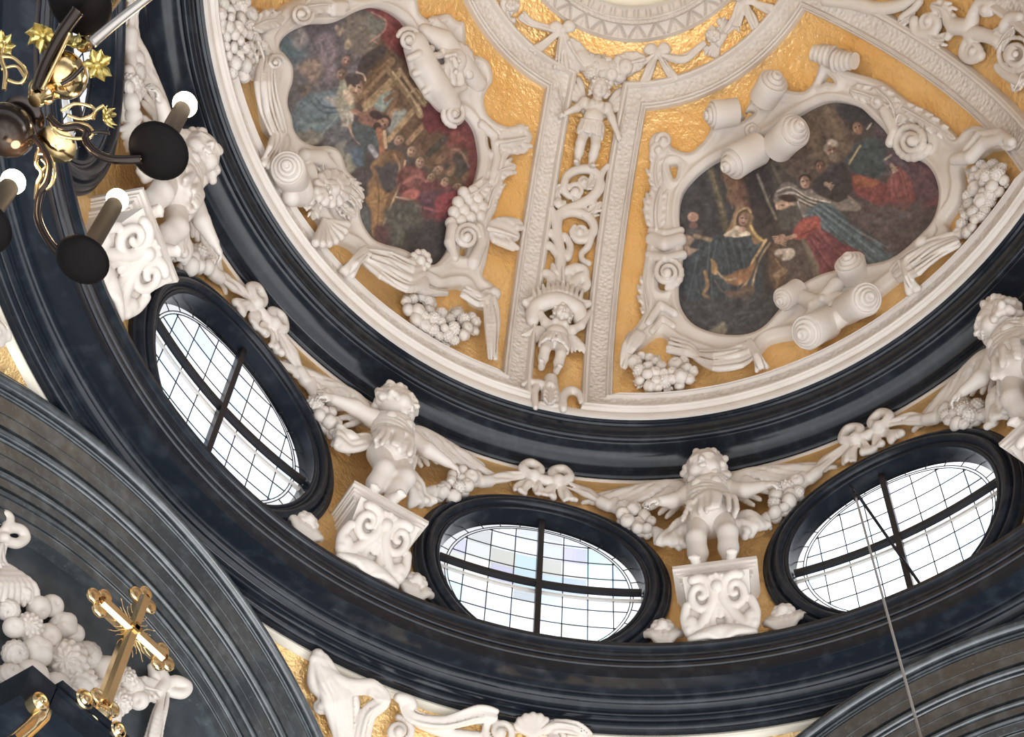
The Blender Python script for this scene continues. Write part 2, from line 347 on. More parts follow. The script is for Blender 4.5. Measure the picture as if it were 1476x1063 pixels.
# ------------------------------------------------------------------ lantern
LK = 0.962; zl = ZC + HD*math.sqrt(1 - (1.16*LK/RC)**2)
P = [(1.20, zl - .03), (1.165, zl - 0.05), (1.16, zl - 0.055)] + ease((1.155, zl - 0.055), (1.05, zl - 0.03), 12, -0.12) + [(1.045, zl - 0.015)] + arcp((1.025, zl - 0.02), 0.018, 0, -180, 9) + [(1.0, zl - 0.01), (0.995, zl - .01)] + ease((0.99, zl - 0.02), (0.935, zl + 0.04), 10, -0.15) + [(0.93, zl + 0.05), (0.93, zl + 0.12)]
P = [(r*LK, z) for r, z in P]
def carved_ring(name, P, mt, n=1440):     # leaf darts, beads and eggs cut into the ring
    P = np.array(P); A = np.linspace(0, 2*PI, n, endpoint=False); R = np.repeat(P[None, :, 0], n, 0); Z = np.repeat(P[None, :, 1], n, 0)
    for j in range(len(P)):
        r = P[j, 0]/LK
        if 1.055 < r < 1.15:
            u = (A*40/(2*PI)) % 1; t = (r - 1.055)/0.095; Z[:, j] += 0.034*np.exp(-((np.abs(u - .5) - .38*t - .03)/.06)**2) + 0.012*np.exp(-((u - .5)/.05)**2)*(t > .4)
        if 1.004 < r < 1.044: Z[:, j] += 0.012*(0.5 + 0.5*np.cos(A*120))
        if 0.936 < r < 0.988: u = (A*56/(2*PI)) % 1; Z[:, j] += 0.026*np.exp(-((np.abs(u - .5) - .34)/.07)**2) - .012*np.cos((u - .5)*2.6)
    V = np.stack([np.sin(A)[:, None]*R, np.cos(A)[:, None]*R, Z], -1).reshape(-1, 3); return mesh_obj(name, V, grid_faces(n, len(P), cu=True), mt, sharp=40)
struct(carved_ring('trim_12', P, M_STUCCO))
struct(lathe('wall_lantern', [(r*LK, z) for r, z in [(0.93, zl + 0.12), (0.96, zl + 0.12), (0.96, zl + 0.2), (0.90, zl + 0.21), (0.88, zl + 0.24), (0.88, zl + 0.42)]], M_CREAM, n=96))
def lantern_bays():
    parts = []
    for k in range(8):
        a0 = 45*k
        for s0, s1, z0, z1 in ((-22.5, -13, .42, 2.2), (13, 22.5, .42, 2.2), (-13, 13, 1.9, 2.2)):
            nA = 8; V = [cyl(a0 + a, r, zl + z) for a in np.linspace(s0, s1, nA) for r, z in ((0.88*LK, z0), (0.88*LK, z1), (0.96*LK, z1), (0.96*LK, z0))]
            parts.append((np.array(V), grid_faces(nA, 4, cv=True)))
    V, Fc = merge(parts); struct(mesh_obj('trim_13', V, Fc, M_CREAM, smooth=False))
    for k in (0, 1, 2, 7):
        w = bpy.data.objects.new('window_%d' % (9 + k), None); w.matrix_basis = Matrix.Translation(Vector(cyl(45*k, .93, zl + 1.1).tolist())); COL.objects.link(w); struct(w)
        V = [cyl(45*k + a, 0.93*LK, zl + z) for a in np.linspace(-13, 13, 9) for z in (0.42, 1.9)]
        p = mesh_obj('pane', V, grid_faces(9, 2), M_PANE, w); ca = p.data.color_attributes.new('Col', 'FLOAT_COLOR', 'CORNER'); ca.data.foreach_set('color', [0.26, 0.36, 0.44, 1]*len(ca.data))
        V, Fc = merge([tube([cyl(45*k + a, 0.92*LK, zl + 0.42), cyl(45*k + a, 0.92*LK, zl + 1.9)], 0.012, 6) for a in (-12.6, 0, 12.6)]); mesh_obj('mullion', V, Fc, M_IRON, w)
lantern_bays()
struct(lathe('ceiling_lantern', [(0.96, zl + 2.2), (0.9, zl + 2.25), (0.6, zl + 2.6), (0.02, zl + 2.8)], M_CREAM, n=64))

# unseen roof ring added outside the drum to block light from below the windows
struct(lathe('wall_roof', [(3.72, 9.0), (3.75, 8.98), (6.0, 8.75), (11.0, 8.3)], M_BLOCKER, n=64))
# ================================================================== SCULPTING TOOLS (signed distance fields -> meshes)
def nets(f):
    s = f < 0; nx, ny, nz = f.shape
    c = np.zeros((nx-1, ny-1, nz-1), np.int8)
    for dx in (0, 1):
        for dy in (0, 1):
            for dz in (0, 1): c += s[dx:nx-1+dx, dy:ny-1+dy, dz:nz-1+dz]
    I = np.argwhere((c > 0) & (c < 8)); 
    if len(I) == 0: return np.zeros((0, 3)), np.zeros((0, 4), int)
    off = np.array([(x, y, z) for x in (0, 1) for y in (0, 1) for z in (0, 1)])
    Q = I[:, None] + off[None]; vals = f[Q[..., 0], Q[..., 1], Q[..., 2]]
    pos = np.zeros((len(I), 3)); cnt = np.zeros(len(I))
    for a in range(8):
        for b in range(a+1, 8):
            if np.abs(off[a]-off[b]).sum() != 1: continue
            m = (vals[:, a] < 0) != (vals[:, b] < 0); va, vb = vals[m, a], vals[m, b]; t = va/(va-vb)
            pos[m] += off[a] + t[:, None]*(off[b]-off[a]); cnt[m] += 1
    V = I + pos/cnt[:, None]
    idx = np.full(c.shape, -1, np.int32); idx[I[:, 0], I[:, 1], I[:, 2]] = np.arange(len(I)); Fs = []
    for ax in range(3):
        b1, b2 = [(1, 2), (2, 0), (0, 1)][ax]
        sl0 = [slice(1, -1)]*3; sl1 = [slice(1, -1)]*3; sl0[ax] = slice(0, -1); sl1[ax] = slice(1, None)
        A, B = s[tuple(sl0)], s[tuple(sl1)]; E = np.argwhere(A != B)
        if len(E) == 0: continue
        inside = A[E[:, 0], E[:, 1], E[:, 2]]; base = E + 1; base[:, ax] -= 1
        def cell(d1, d2):
            q = base.copy(); q[:, b1] += d1; q[:, b2] += d2; return idx[q[:, 0], q[:, 1], q[:, 2]]
        q = np.stack([cell(-1, -1), cell(0, -1), cell(0, 0), cell(-1, 0)], 1); q[~inside] = q[~inside][:, ::-1]; Fs.append(q)
    F = np.concatenate(Fs); return V, F[(F >= 0).all(1)]

class Clay:
    """primitives are given in world space, evaluated blockwise on a grid lined up with (ex, ey, ez)"""
    def __init__(self, res=0.009, k=0.012): self.P = []; self.res = res; self.k = k; self.slabs = []
    def cap(self, a, b, ra, rb=None, k=None, cut=False):
        self.P.append(('c', np.asarray(a, float), np.asarray(b, float), float(ra), float(ra if rb is None else rb), self.k if k is None else k, cut)); return self
    def ball(self, a, r, k=None, cut=False): return self.cap(a, a, r, r, k, cut)
    def ell(self, c, ax, rad, k=None, cut=False):   # ax rows = unit axes
        self.P.append(('e', np.asarray(c, float), np.asarray(ax, float), np.asarray(rad, float), None, self.k if k is None else k, cut)); return self
    def path(self, pts, rad, k=None, cut=False):
        pts = np.asarray(pts, float); rad = np.broadcast_to(np.asarray(rad, float), (len(pts),))
        for i in range(len(pts)-1): self.cap(pts[i], pts[i+1], rad[i], rad[i+1], k, cut)
        return self
    def field(self, O, R, shape):
        f = np.full(shape, 0.06, np.float32); h = self.res
        for p in self.P:
            if p[0] == 'c':
                a = (p[1]-O) @ R.T; b = (p[2]-O) @ R.T; ra, rb = p[3], p[4]; m = max(ra, rb) + p[5] + 2*h; lo = np.minimum(a, b) - m; hi = np.maximum(a, b) + m
            else:
                a = (p[1]-O) @ R.T; ext = np.sqrt(((p[2] @ R.T)*p[3][:, None])**2).sum(0) + p[5] + 2*h; lo, hi = a - ext, a + ext
            i0 = np.maximum(np.floor(lo/h).astype(int), 0); i1 = np.minimum(np.ceil(hi/h).astype(int) + 1, shape)
            if (i1 <= i0).any(): continue
            X = np.stack(np.meshgrid(*[np.arange(i0[d], i1[d], dtype=np.float32)*h for d in range(3)], indexing='ij'), -1)
            if p[0] == 'c':
                ab = (b-a).astype(np.float32); L = float(ab @ ab); q = X - a.astype(np.float32)
                if L > 1e-12:
                    t = np.clip((q @ ab)/L, 0, 1); d = np.linalg.norm(q - t[..., None]*ab, axis=-1) - (ra + (rb-ra)*t)
                else: d = np.linalg.norm(q, axis=-1) - max(ra, rb)
            else:
                q = (X - a.astype(np.float32)) @ (p[2] @ R.T).T.astype(np.float32); r = p[3].astype(np.float32)
                k0 = np.linalg.norm(q/r, axis=-1); k1 = np.linalg.norm(q/(r*r), axis=-1); d = np.where(k1 > 1e-6, k0*(k0-1)/np.maximum(k1, 1e-6), -r.min())
            sl = tuple(slice(i0[d_], i1[d_]) for d_ in range(3)); g = f[sl]; k = p[5]
            if p[6]:
                d = -d
                if k > 0: hh = np.maximum(k - np.abs(g-d), 0)/k; f[sl] = np.maximum(g, d) + hh*hh*k*0.25
                else: f[sl] = np.maximum(g, d)
            else:
                if k > 0: hh = np.maximum(k - np.abs(g-d), 0)/k; f[sl] = np.minimum(g, d) - hh*hh*k*0.25
                else: f[sl] = np.minimum(g, d)
        return f
    def bounds(self, R, O):
        lo = []; hi = []
        for p in self.P:
            if p[6]: continue
            if p[0] == 'c':
                for q, r in ((p[1], p[3]), (p[2], p[4])): a = (q-O) @ R.T; lo.append(a-r); hi.append(a+r)
            else: a = (p[1]-O) @ R.T; e = np.abs((p[2] @ R.T)*p[3][:, None]).sum(0); lo.append(a-e); hi.append(a+e)
        return np.min(lo, 0), np.max(hi, 0)
    def build(self, name, mt, parent=None, nrm=None, R=None, origin=None):
        c = np.mean([p[1] for p in self.P], 0)
        if R is None:
            ez = unit(nrm if nrm is not None else [0, 0, 1]); ex = unit(np.cross([0, 0, 1] if abs(ez[2]) < 0.95 else [0, 1, 0], ez)); R = np.array([ex, np.cross(ez, ex), ez])
        lo, hi = self.bounds(R, c); h = self.res; lo -= 3*h; hi += 3*h; O = c + lo @ R; shape = tuple((np.ceil((hi-lo)/h).astype(int) + 1).tolist())
        V, Fc = nets(self.field(O, R, shape)); V = O + (V*h) @ R
        return mesh_obj(name, V, Fc, mt, parent, origin=origin)

def scl(P): return float((np.asarray(P) - CAM) @ CF)/F_PX        # metres per photo pixel at P
class Relief(Clay):
    """Clay whose primitives are traced on the photo and laid on a real surface: S(px, py, h) -> world"""
    def __init__(self, S, res=0.009, k=0.012): super().__init__(res, k); self.S = S
    def w(self, x, y, h=0.0): return self.S(x, y, h)
    def dot(self, x, y, r, h=0.0, k=None, cut=False): P = self.S(x, y, h); return self.ball(P, r*scl(P), k, cut)
    def line(self, pts, r, h=0.03, k=None, cut=False, n=0):
        pts = np.asarray(pts, float); m = len(pts); r = np.broadcast_to(np.asarray(r, float), (m,)); hh = np.broadcast_to(np.asarray(h, float), (m,))
        Q = np.concatenate([pts, r[:, None], hh[:, None]], 1)
        if n: Q = catmull(Q, n)
        W = np.array([self.S(q[0], q[1], q[3]) for q in Q]); return self.path(W, [q[2]*scl(w_) for q, w_ in zip(Q, W)], k, cut)
    def spiral(self, x, y, r, a0, turns, rad, h0=0.05, h1=0.09, k=None, inner=0.15, n=18):
        A = np.linspace(0, 1, int(n*abs(turns)) + 2); ang = math.radians(a0) + 2*PI*turns*A; rr = r*(1 - (1-inner)*A)
        self.line(np.stack([x + rr*np.cos(ang), y + rr*np.sin(ang)], 1), rad*(1 - 0.45*A), h0 + (h1-h0)*A, k)
        return self.dot(x, y, rad*1.3, h1, k)
    def leaf(self, pts, wd, lobes=5, h=0.05, r=None, k=0.012, tip=True):
        """acanthus leaf: a swelling body with a midrib and short rounded lobes that turn forward"""
        C = catmull(np.asarray(pts, float), 8); n = len(C); T = np.gradient(C, axis=0); T /= np.linalg.norm(T, axis=1, keepdims=True); N = np.stack([-T[:, 1], T[:, 0]], 1); t = np.linspace(0, 1, n)
        for s in (-1, 1): self.line(C + N*(s*wd*.20*np.sin(PI*np.clip(.18 + .75*t, 0, 1)))[:, None], wd*(.06 + .20*np.sin(PI*np.clip(.2 + .74*t, 0, 1))), h - .012, k)
        self.line(C, wd*.085*(1.2 - .6*t), h + wd*.0016 + .012, k*.5)
        for i in range(lobes):
            u = .06 + .80*i/lobes; j = int(u*(n-1)); wv = wd*math.sin(PI*min(.96, .28 + .68*u))**.8
            for s in (-1, 1):
                a = C[j] + s*N[j]*wv*.12; b = C[j] + T[j]*wv*.38 + s*N[j]*wv*.48; c = C[j] + T[j]*wv*.78 + s*N[j]*wv*.60; self.line([a, b, c], [wd*.10, wd*.15, wd*.115], [h + .004, h + .010, h - .006], k*.6)
        return self
    def cloth(self, pts, wd, folds=4, h=0.05, wob=0.25, k=0.008, rr=None):
        """a gathered band of cloth: parallel folds that wander along a path"""
        C = catmull(np.asarray(pts, float), 8); n = len(C); T = np.gradient(C, axis=0); T /= np.maximum(np.linalg.norm(T, axis=1, keepdims=True), 1e-6); N = np.stack([-T[:, 1], T[:, 0]], 1)
        wd = np.interp(np.linspace(0, 1, n), np.linspace(0, 1, len(np.atleast_1d(wd))), np.atleast_1d(wd)); t = np.linspace(0, 1, n)
        hh = np.interp(t, np.linspace(0, 1, len(np.atleast_1d(h))), np.atleast_1d(h)); r0 = 2.1/folds
        for f in range(folds):
            o = (f + 0.5)/folds*2 - 1; ph = rng.uniform(0, 6.28)
            off = wd*0.5*(o*0.85 + wob*0.5*np.sin(ph + t*5)/folds*2); self.line(C + N*off[:, None], np.maximum(1.2, wd*0.5*r0*(0.55 + 0.2*np.sin(ph*2 + 7*t))), hh + 0.02*(1 - o*o) + 0.012*np.sin(ph + 4*t), k)
        return self
D_ = lambda x, y, h=0.0: hit_dome(x, y, h)
W_ = lambda x, y, h=0.0: hit_cyl(x, y, h)

# raster of signed distance to a traced outline (photo pixels)
class Outline:
    def __init__(self, pts, n=5, smooth=True, pad=40, step=1.0):
        P = catmull(pts, n, closed=True) if smooth else np.asarray(pts, float); self.P = P; self.step = step
        self.lo = P.min(0) - pad; self.hi = P.max(0) + pad
        gx = np.arange(self.lo[0], self.hi[0], step); gy = np.arange(self.lo[1], self.hi[1], step); X, Y = np.meshgrid(gx, gy, indexing='ij')
        self.f = sdpoly(X, Y, P)
    def __call__(self, x, y):
        u = np.clip((x - self.lo[0])/self.step, 0, self.f.shape[0]-1.001); v = np.clip((y - self.lo[1])/self.step, 0, self.f.shape[1]-1.001)
        i = u.astype(int); j = v.astype(int); a = u-i; b = v-j; f = self.f
        return (f[i, j]*(1-a) + f[i+1, j]*a)*(1-b) + (f[i, j+1]*(1-a) + f[i+1, j+1]*a)*b
def sdpoly(X, Y, P):
    d = np.full(X.shape, 1e9, np.float32); ins = np.zeros(X.shape, bool); n = len(P)
    for i in range(n):
        ax, ay = P[i]; bx, by = P[(i+1) % n]; ex, ey = bx-ax, by-ay; L = ex*ex + ey*ey
        if L < 1e-9: continue
        wx, wy = X-ax, Y-ay; t = np.clip((wx*ex + wy*ey)/L, 0, 1); dx, dy = wx-t*ex, wy-t*ey; d = np.minimum(d, dx*dx + dy*dy)
        if ey != 0: ins ^= ((ay > Y) != (by > Y)) & (X < ex*(Y-ay)/ey + ax)
    d = np.sqrt(d); return np.where(ins, -d, d)
def slab(name, outer, holes, T, mt, parent, S=D_, step=1.3, hstep=0.012, round_=0.03, rim=0.018, base=-0.02, relief=None, m_px=0.0066):
    """strapwork: a traced outline raised along the surface normal, with rounded edges and a rolled rim"""
    O = Outline(outer) if not isinstance(outer, Outline) else outer; H = [h if isinstance(h, Outline) else Outline(h) for h in holes]
    lo = O.P.min(0) - 4; hi = O.P.max(0) + 4; gx = np.arange(lo[0], hi[0], step); gy = np.arange(lo[1], hi[1], step); X, Y = np.meshgrid(gx, gy, indexing='ij')
    sd = O(X, Y)
    hd = None
    for h in H: v = -h(X, Y); hd = v if hd is None else np.maximum(hd, v); sd = np.maximum(sd, v)
    sd = sd*m_px; top = np.full(X.shape, T)
    if rim: top += rim*np.exp(-((sd + 0.055)/0.024)**2) - rim*0.6*np.exp(-((sd + 0.12)/0.03)**2)
    if relief is not None: top += relief(X, Y)
    hz = np.arange(base, top.max() + 3*hstep, hstep); r = round_
    q1 = sd[..., None] + r; q2 = hz[None, None] - top[..., None] + r
    f = np.sqrt(np.maximum(q1, 0)**2 + np.maximum(q2, 0)**2) + np.minimum(np.maximum(q1, q2), 0) - r
    f[:, :, 0] = np.maximum(f[:, :, 0], 0.004)
    V, Fc = nets(f.astype(np.float32)); px = lo[0] + V[:, 0]*step; py = lo[1] + V[:, 1]*step; h = base + V[:, 2]*hstep
    W = np.array([S(a, b, 0.0) for a, b in zip(px, py)]); Nn = dome_n(W) if S is D_ else -np.stack([W[:, 0], W[:, 1], 0*W[:, 0]], 1)/np.hypot(W[:, 0], W[:, 1])[:, None]
    return mesh_obj(name, W + h[:, None]*Nn, Fc[:, ::-1], mt, parent)
# unit shapes that are shared by copies
def unit_mesh(name, fn, mt, nu=20, nv=12):
    U = np.linspace(0, 2*PI, nu, endpoint=False); Vv = np.linspace(-PI/2, PI/2, nv); V = []
    for u in U:
        for v in Vv:
            r, sy = fn(u, v); V.append((r*math.cos(v)*math.cos(u), r*math.cos(v)*math.sin(u), r*math.sin(v)*sy))
    me = bpy.data.meshes.new(name); me.from_pydata(V, [], grid_faces(nu, nv, cu=True)); me.validate(); me.polygons.foreach_set('use_smooth', [True]*len(me.polygons)); me.materials.append(mt); return me
FRUIT = [unit_mesh('apple', lambda u, v: (1 - 0.32*math.exp(-((v-PI/2)/0.32)**2), 0.92), M_STUCCO),
         unit_mesh('quince', lambda u, v: (1 + 0.06*math.cos(5*u)*math.cos(v) - 0.32*math.exp(-((v-PI/2)/0.30)**2) + .10*math.exp(-((v-PI/2)/0.1)**2), 1.0), M_STUCCO, 30),
         unit_mesh('pinecone', lambda u, v: (1 + 0.20*(abs(math.cos(4*u + 5*v)*math.cos(4*u - 5*v)) - .4)*math.cos(v)**.5, 1.2), M_STUCCO, 64, 34),
         unit_mesh('rose', lambda u, v: (1 + 0.10*math.sin(5*u + 14*v) - 0.2*math.exp(-((v-PI/2)/0.2)**2), 0.75), M_STUCCO, 36, 20),
         unit_mesh('pear', lambda u, v: (1 - 0.28*max(0, math.sin(v)), 1.45), M_STUCCO)]
def fruits(parent, S, items, name='fruit'):
    """items: (px, py, r_px, h, kind)"""
    for x, y, r, h, kd in items:
        P = S(x, y, h); rr = r*scl(P); n = dome_n(P) if S is D_ else -unit(P*[1, 1, 0]) if S is W_ else unit(CAM - P)
        d = unit(n + 0.35*rng.normal(size=3)); e = unit(np.cross(d, rng.normal(size=3))); child(name, FRUIT[kd], parent, frame(P, e, np.cross(d, e), d, rr))
def cluster(poly, r, n, h=0.08, dome=0.08, kinds=(0, 1, 2, 3, 0, 0), jit=0.25, seed=1):
    """pack fruit inside an outline; taller towards its middle"""
    g = np.random.default_rng(seed); O = Outline(poly, 4, pad=10); lo, hi = O.P.min(0), O.P.max(0); out = []; tries = 0; m = float(-O.f.min())
    while len(out) < n and tries < 6000:
        tries += 1; x, y = g.uniform(lo, hi); rr = r*g.uniform(1-jit, 1+jit); s = float(O(np.array(x), np.array(y)))
        if s > -rr*0.45: continue
        if all(math.hypot(x-o[0], y-o[1]) > (rr+o[2])*0.62 for o in out): out.append((x, y, rr, h + dome*min(1, -s/max(m, 1)), kinds[g.integers(len(kinds))]))
    return out
def anchor(S, x, y, h=0.0): return S(x, y, h)
# ================================================================== PAINTINGS AND CARTOUCHE FRAMES OF THE DOME
def roll(parent, a, b, r_px, S=D_, name='scroll', cap=True, cone=1.0, mt=None, ribs=0):
    """a strap end rolled up: a drum from b to a with a stepped snail on the end at a"""
    A, B = S(*a), S(*b); r = r_px*scl(A); L = np.linalg.norm(A-B); ax = unit(A-B)
    pr = [(0, 0), (r*0.93, 0), (r, r*0.06), (r*0.97, L*0.5), (r*1.02, L - r*0.08), (r*0.96, L)] if not ribs else [(0, 0), (r*.6, 0)] + [(r*(.72 + .28*t)*(1 + .05*math.cos(2*PI*t*ribs)), L*t) for t in np.linspace(0, 1, ribs*8)] + [(r*.7, L + .01)]
    if cap:
        c = cone*r*0.8
        pr += [(r*0.86, L - .10*c), (r*0.80, L - .10*c)]
        for q, t0, t1 in ((0.80, -.10, .20), (0.55, .20, .48), (0.32, .48, .74)): pr += [(r*q, L + (t0+.02)*c), (r*q, L + (t1-.06)*c), (r*(q-.05), L + t1*c), (r*(q-.16), L + (t1+.01)*c), (r*(q-.21), L + (t1-.05)*c)]
    pr += [(0, pr[-1][1] + (0.01*r))]
    V, F = revolve(pr, B, ax, 36); return mesh_obj(name, V, F, mt or M_STUCCO, parent, sharp=50)
def thing_at(name, S, x, y, label, cat, group=None, h=0.0): return empty(name, S(x, y, h), label, cat, group)

# ---- right-hand frame
RIGHT_HOLE = [(1004, 259), (985, 284), (980, 318), (985, 355), (984, 389), (979, 418), (983, 451), (1002, 476), (1035, 489), (1073, 491), (1102, 480), (1127, 453), (1150, 424), (1190, 402), (1240, 390), (1290, 380), (1332, 347), (1355, 318), (1361, 280), (1348, 247), (1319, 228), (1294, 211), (1281, 192), (1262, 173), (1243, 157), (1211, 149), (1185, 153), (1150, 172), (1110, 200), (1060, 224), (1028, 240)]
RIGHT_OUT = [(936, 221), (936, 207), (944, 196), (958, 195), (966, 204), (970, 216), (993, 224), (1010, 213), (1022, 198), (1030, 178), (1034, 158), (1057, 152), (1069, 168), (1076, 165), (1088, 140), (1100, 122), (1128, 118), (1137, 131), (1163, 134), (1178, 119), (1184, 95), (1176, 76), (1190, 64), (1226, 76), (1228, 92), (1226, 103), (1259, 113), (1281, 122), (1313, 147), (1345, 163), (1374, 189), (1387, 203), (1400, 190), (1419, 184), (1445, 194), (1461, 206), (1456, 217), (1431, 220), (1415, 232), (1392, 243), (1394, 272), (1388, 298), (1370, 325), (1374, 342), (1352, 376), (1319, 397), (1296, 410), (1262, 436), (1215, 462), (1180, 485), (1140, 492), (1110, 499), (1088, 520), (1045, 526), (1010, 518), (975, 503), (950, 487), (922, 506), (905, 510), (900, 494), (918, 476), (930, 447), (925, 414), (931, 368), (940, 322), (944, 276), (938, 243)]
HOLES_R = [[(966, 243), (977, 243), (974, 262), (970, 258)], [(1188, 124), (1196, 110), (1208, 122), (1197, 120)], [(1070, 178), (1078, 164), (1090, 166), (1076, 176)], [(1333, 206), (1341, 204), (1342, 214), (1334, 217)], [(950, 412), (960, 411), (960, 425), (951, 424)]]
fr = thing_at('cartouche_frame', D_, 1170, 320, 'white stucco scrollwork frame around the painting of a woman in red greeting a seated woman', 'picture frame', 'stucco cartouche frames of the dome')
slab('strapwork', RIGHT_OUT, [RIGHT_HOLE] + HOLES_R, 0.085, M_STUCCO, fr)
roll(fr, (1055, 236, .36), (1094, 214, .18), 24, cone=1.2); roll(fr, (1146, 188, .36), (1121, 211, .18), 25, cone=1.2)
roll(fr, (1026, 166, .22), (1062, 162, .10), 20); roll(fr, (1116, 116, .22), (1100, 144, .10), 22)
roll(fr, (1200, 82, .12), (1172, 76, .14), 15, cap=False, ribs=4); roll(fr, (1206, 88, .12), (1232, 88, .14), 15, cap=False, ribs=4)
roll(fr, (1162, 480, .27), (1192, 466, .10), 25); roll(fr, (1249, 431, .27), (1220, 446, .10), 24); roll(fr, (1128, 432, .20), (1150, 418, .10), 17); roll(fr, (1224, 377, .22), (1232, 400, .06), 22)
r_ = Relief(D_, 0.009)
r_.line([(1196, 468), (1222, 450)], 15, .12); r_.line([(1150, 425), (1180, 440), (1210, 430)], [10, 14, 10], .10); r_.line([(1165, 460), (1180, 440), (1205, 412)], [9, 10, 12], .12)
for q in [(1170, 440), (1185, 432), (1199, 441)]: r_.dot(*q, 7, .16)
r_.build('strap', M_STUCCO, fr, dome_n(D_(1180, 440)))
for x, y, r, a0, tn in [(1314, 203, 27, 20, 2.2), (962, 393, 22, 90, -2.2), (1048, 0, 0, 0, 0)][:2]:
    s = Relief(D_, 0.008); s.dot(x, y, r*0.92, -.02); s.spiral(x, y, r, a0, tn, r*0.21, .10, .19); s.build('volute', M_STUCCO, fr, dome_n(D_(x, y)))
s = Relief(D_, 0.009)                  # banded collar and acanthus on the left side
s.line([(940, 345), (958, 352), (980, 346)], 10, [.07, .13, .08]); s.line([(939, 333), (958, 338), (981, 333)], 6, [.06, .12, .07]); s.line([(936, 368), (958, 374), (984, 368)], 7, [.06, .13, .07])
s.leaf([(946, 330), (945, 300), (952, 270)], 26, 5, .07); s.leaf([(948, 270), (944, 250), (950, 215), (958, 200)], 18, 4, .10)
s.spiral(949, 216, 12, 0, 1.6, 4, .08, .14); s.spiral(957, 203, 10, 180, 1.4, 4, .1, .14)
s.build('acanthus', M_STUCCO, fr, dome_n(D_(950, 300)))
s = Relief(D_, 0.009)
s.leaf([(935, 455), (930, 420), (934, 390)], 18, 4, .06); s.line([(935, 465), (952, 440), (972, 452)], 6, .10); s.line([(940, 478), (955, 460), (970, 470)], 5, .09)
s.build('acanthus', M_STUCCO, fr, dome_n(D_(945, 430)))
s = Relief(D_, 0.009)                  # leaves along the top right
for q in [[(1228, 130), (1258, 140), (1290, 158)], [(1262, 128), (1284, 150), (1292, 180)], [(1300, 155), (1335, 175), (1376, 200)], [(1290, 182), (1296, 165), (1310, 172)]]: s.leaf(q, 20, 5, .09)
s.line([(1275, 160), (1290, 190), (1284, 205)], 8, .12); s.spiral(1264, 146, 9, 0, 1.5, 3.5, .1, .13)
s.line([(1376, 230), (1400, 226), (1420, 206), (1446, 200)], [8, 10, 10, 8], .13); s.line([(1395, 215), (1412, 195), (1440, 192), (1458, 205)], 7, .13)
s.spiral(1452, 205, 10, 0, 1.4, 4, .1, .14)
s.build('acanthus', M_STUCCO, fr, dome_n(D_(1330, 180)))
s = Relief(D_, 0.008); 
s.spiral(1084, 187, 10, 0, 1.6, 3.5, .09, .13); s.dot(1084, 187, 9, .06)
s.build('rosette', M_STUCCO, fr, dome_n(D_(1090, 190)))
s = Relief(D_, 0.009)                  # cloth gathered along the bottom
s.cloth([(1000, 512), (1030, 519), (1065, 514), (1086, 502)], [16, 34, 38, 30], 6, [.08, .16, .17, .12]); s.cloth([(1076, 494), (1090, 512), (1098, 532)], [20, 16, 22], 4, [.17, .16, .08]); s.cloth([(965, 497), (990, 505), (1008, 516)], [30, 22, 10], 4, [.08, .12, .12])
s.cloth([(922, 480), (908, 500), (898, 530)], [26, 22, 12], 4, [.10, .12, .06])
s.build('drapery', M_STUCCO, fr, dome_n(D_(1010, 510)))
s = Relief(D_, 0.009)
s.cloth([(1290, 398), (1315, 380), (1345, 360), (1380, 345)], [26, 44, 40, 26], 7, [.10, .17, .15, .08]); s.cloth([(1302, 376), (1308, 398), (1318, 420)], [18, 16, 24], 4, [.18, .17, .07]); s.dot(1330, 352, 12, .14)
s.build('drapery', M_STUCCO, fr, dome_n(D_(1340, 375)))
def bunch(parent, S, poly, r, n, label_leaf=True, core=0.04, kinds=(0, 1, 2, 3, 0, 0), seed=1, h=.05, dome=.09, leaves=6, name='fruit_bunch'):
    g = np.random.default_rng(seed); O = Outline(poly, 4, pad=10); s = Relief(S, 0.011); m = float(-O.f.min()); its = cluster(poly, r, n, h, dome, kinds, seed=seed)
    for x, y, rr, hh, kd in its: s.dot(x, y, rr*0.85, max(0, hh - .05))
    c = O.P.mean(0)
    for i in range(leaves):
        q = O.P[int(i*len(O.P)/leaves) % len(O.P)]; d = (q - c)/max(1e-6, np.hypot(*(q-c))); s.leaf([q - d*r*2.0, q - d*r*0.8, q + d*r*0.1 + g.normal(size=2)*2], r*1.3, 3, h*0.6)
    P = S(c[0], c[1], 0); nn = dome_n(P) if S is D_ else unit(CAM - P)
    core = s.build(name, M_STUCCO, parent, nn); fruits(core, S, its); return core
bunch(fr, D_, [(908, 514), (930, 511), (958, 520), (985, 514), (1001, 528), (998, 556), (965, 561), (925, 561), (912, 545)], 9.5, 56, kinds=(0, 1, 3, 0, 2, 1), seed=3)
bunch(fr, D_, [(1398, 245), (1420, 232), (1448, 240), (1452, 262), (1430, 300), (1405, 335), (1378, 345), (1380, 318), (1392, 290)], 9, 60, kinds=(0, 2, 3, 1, 3, 2), seed=4)

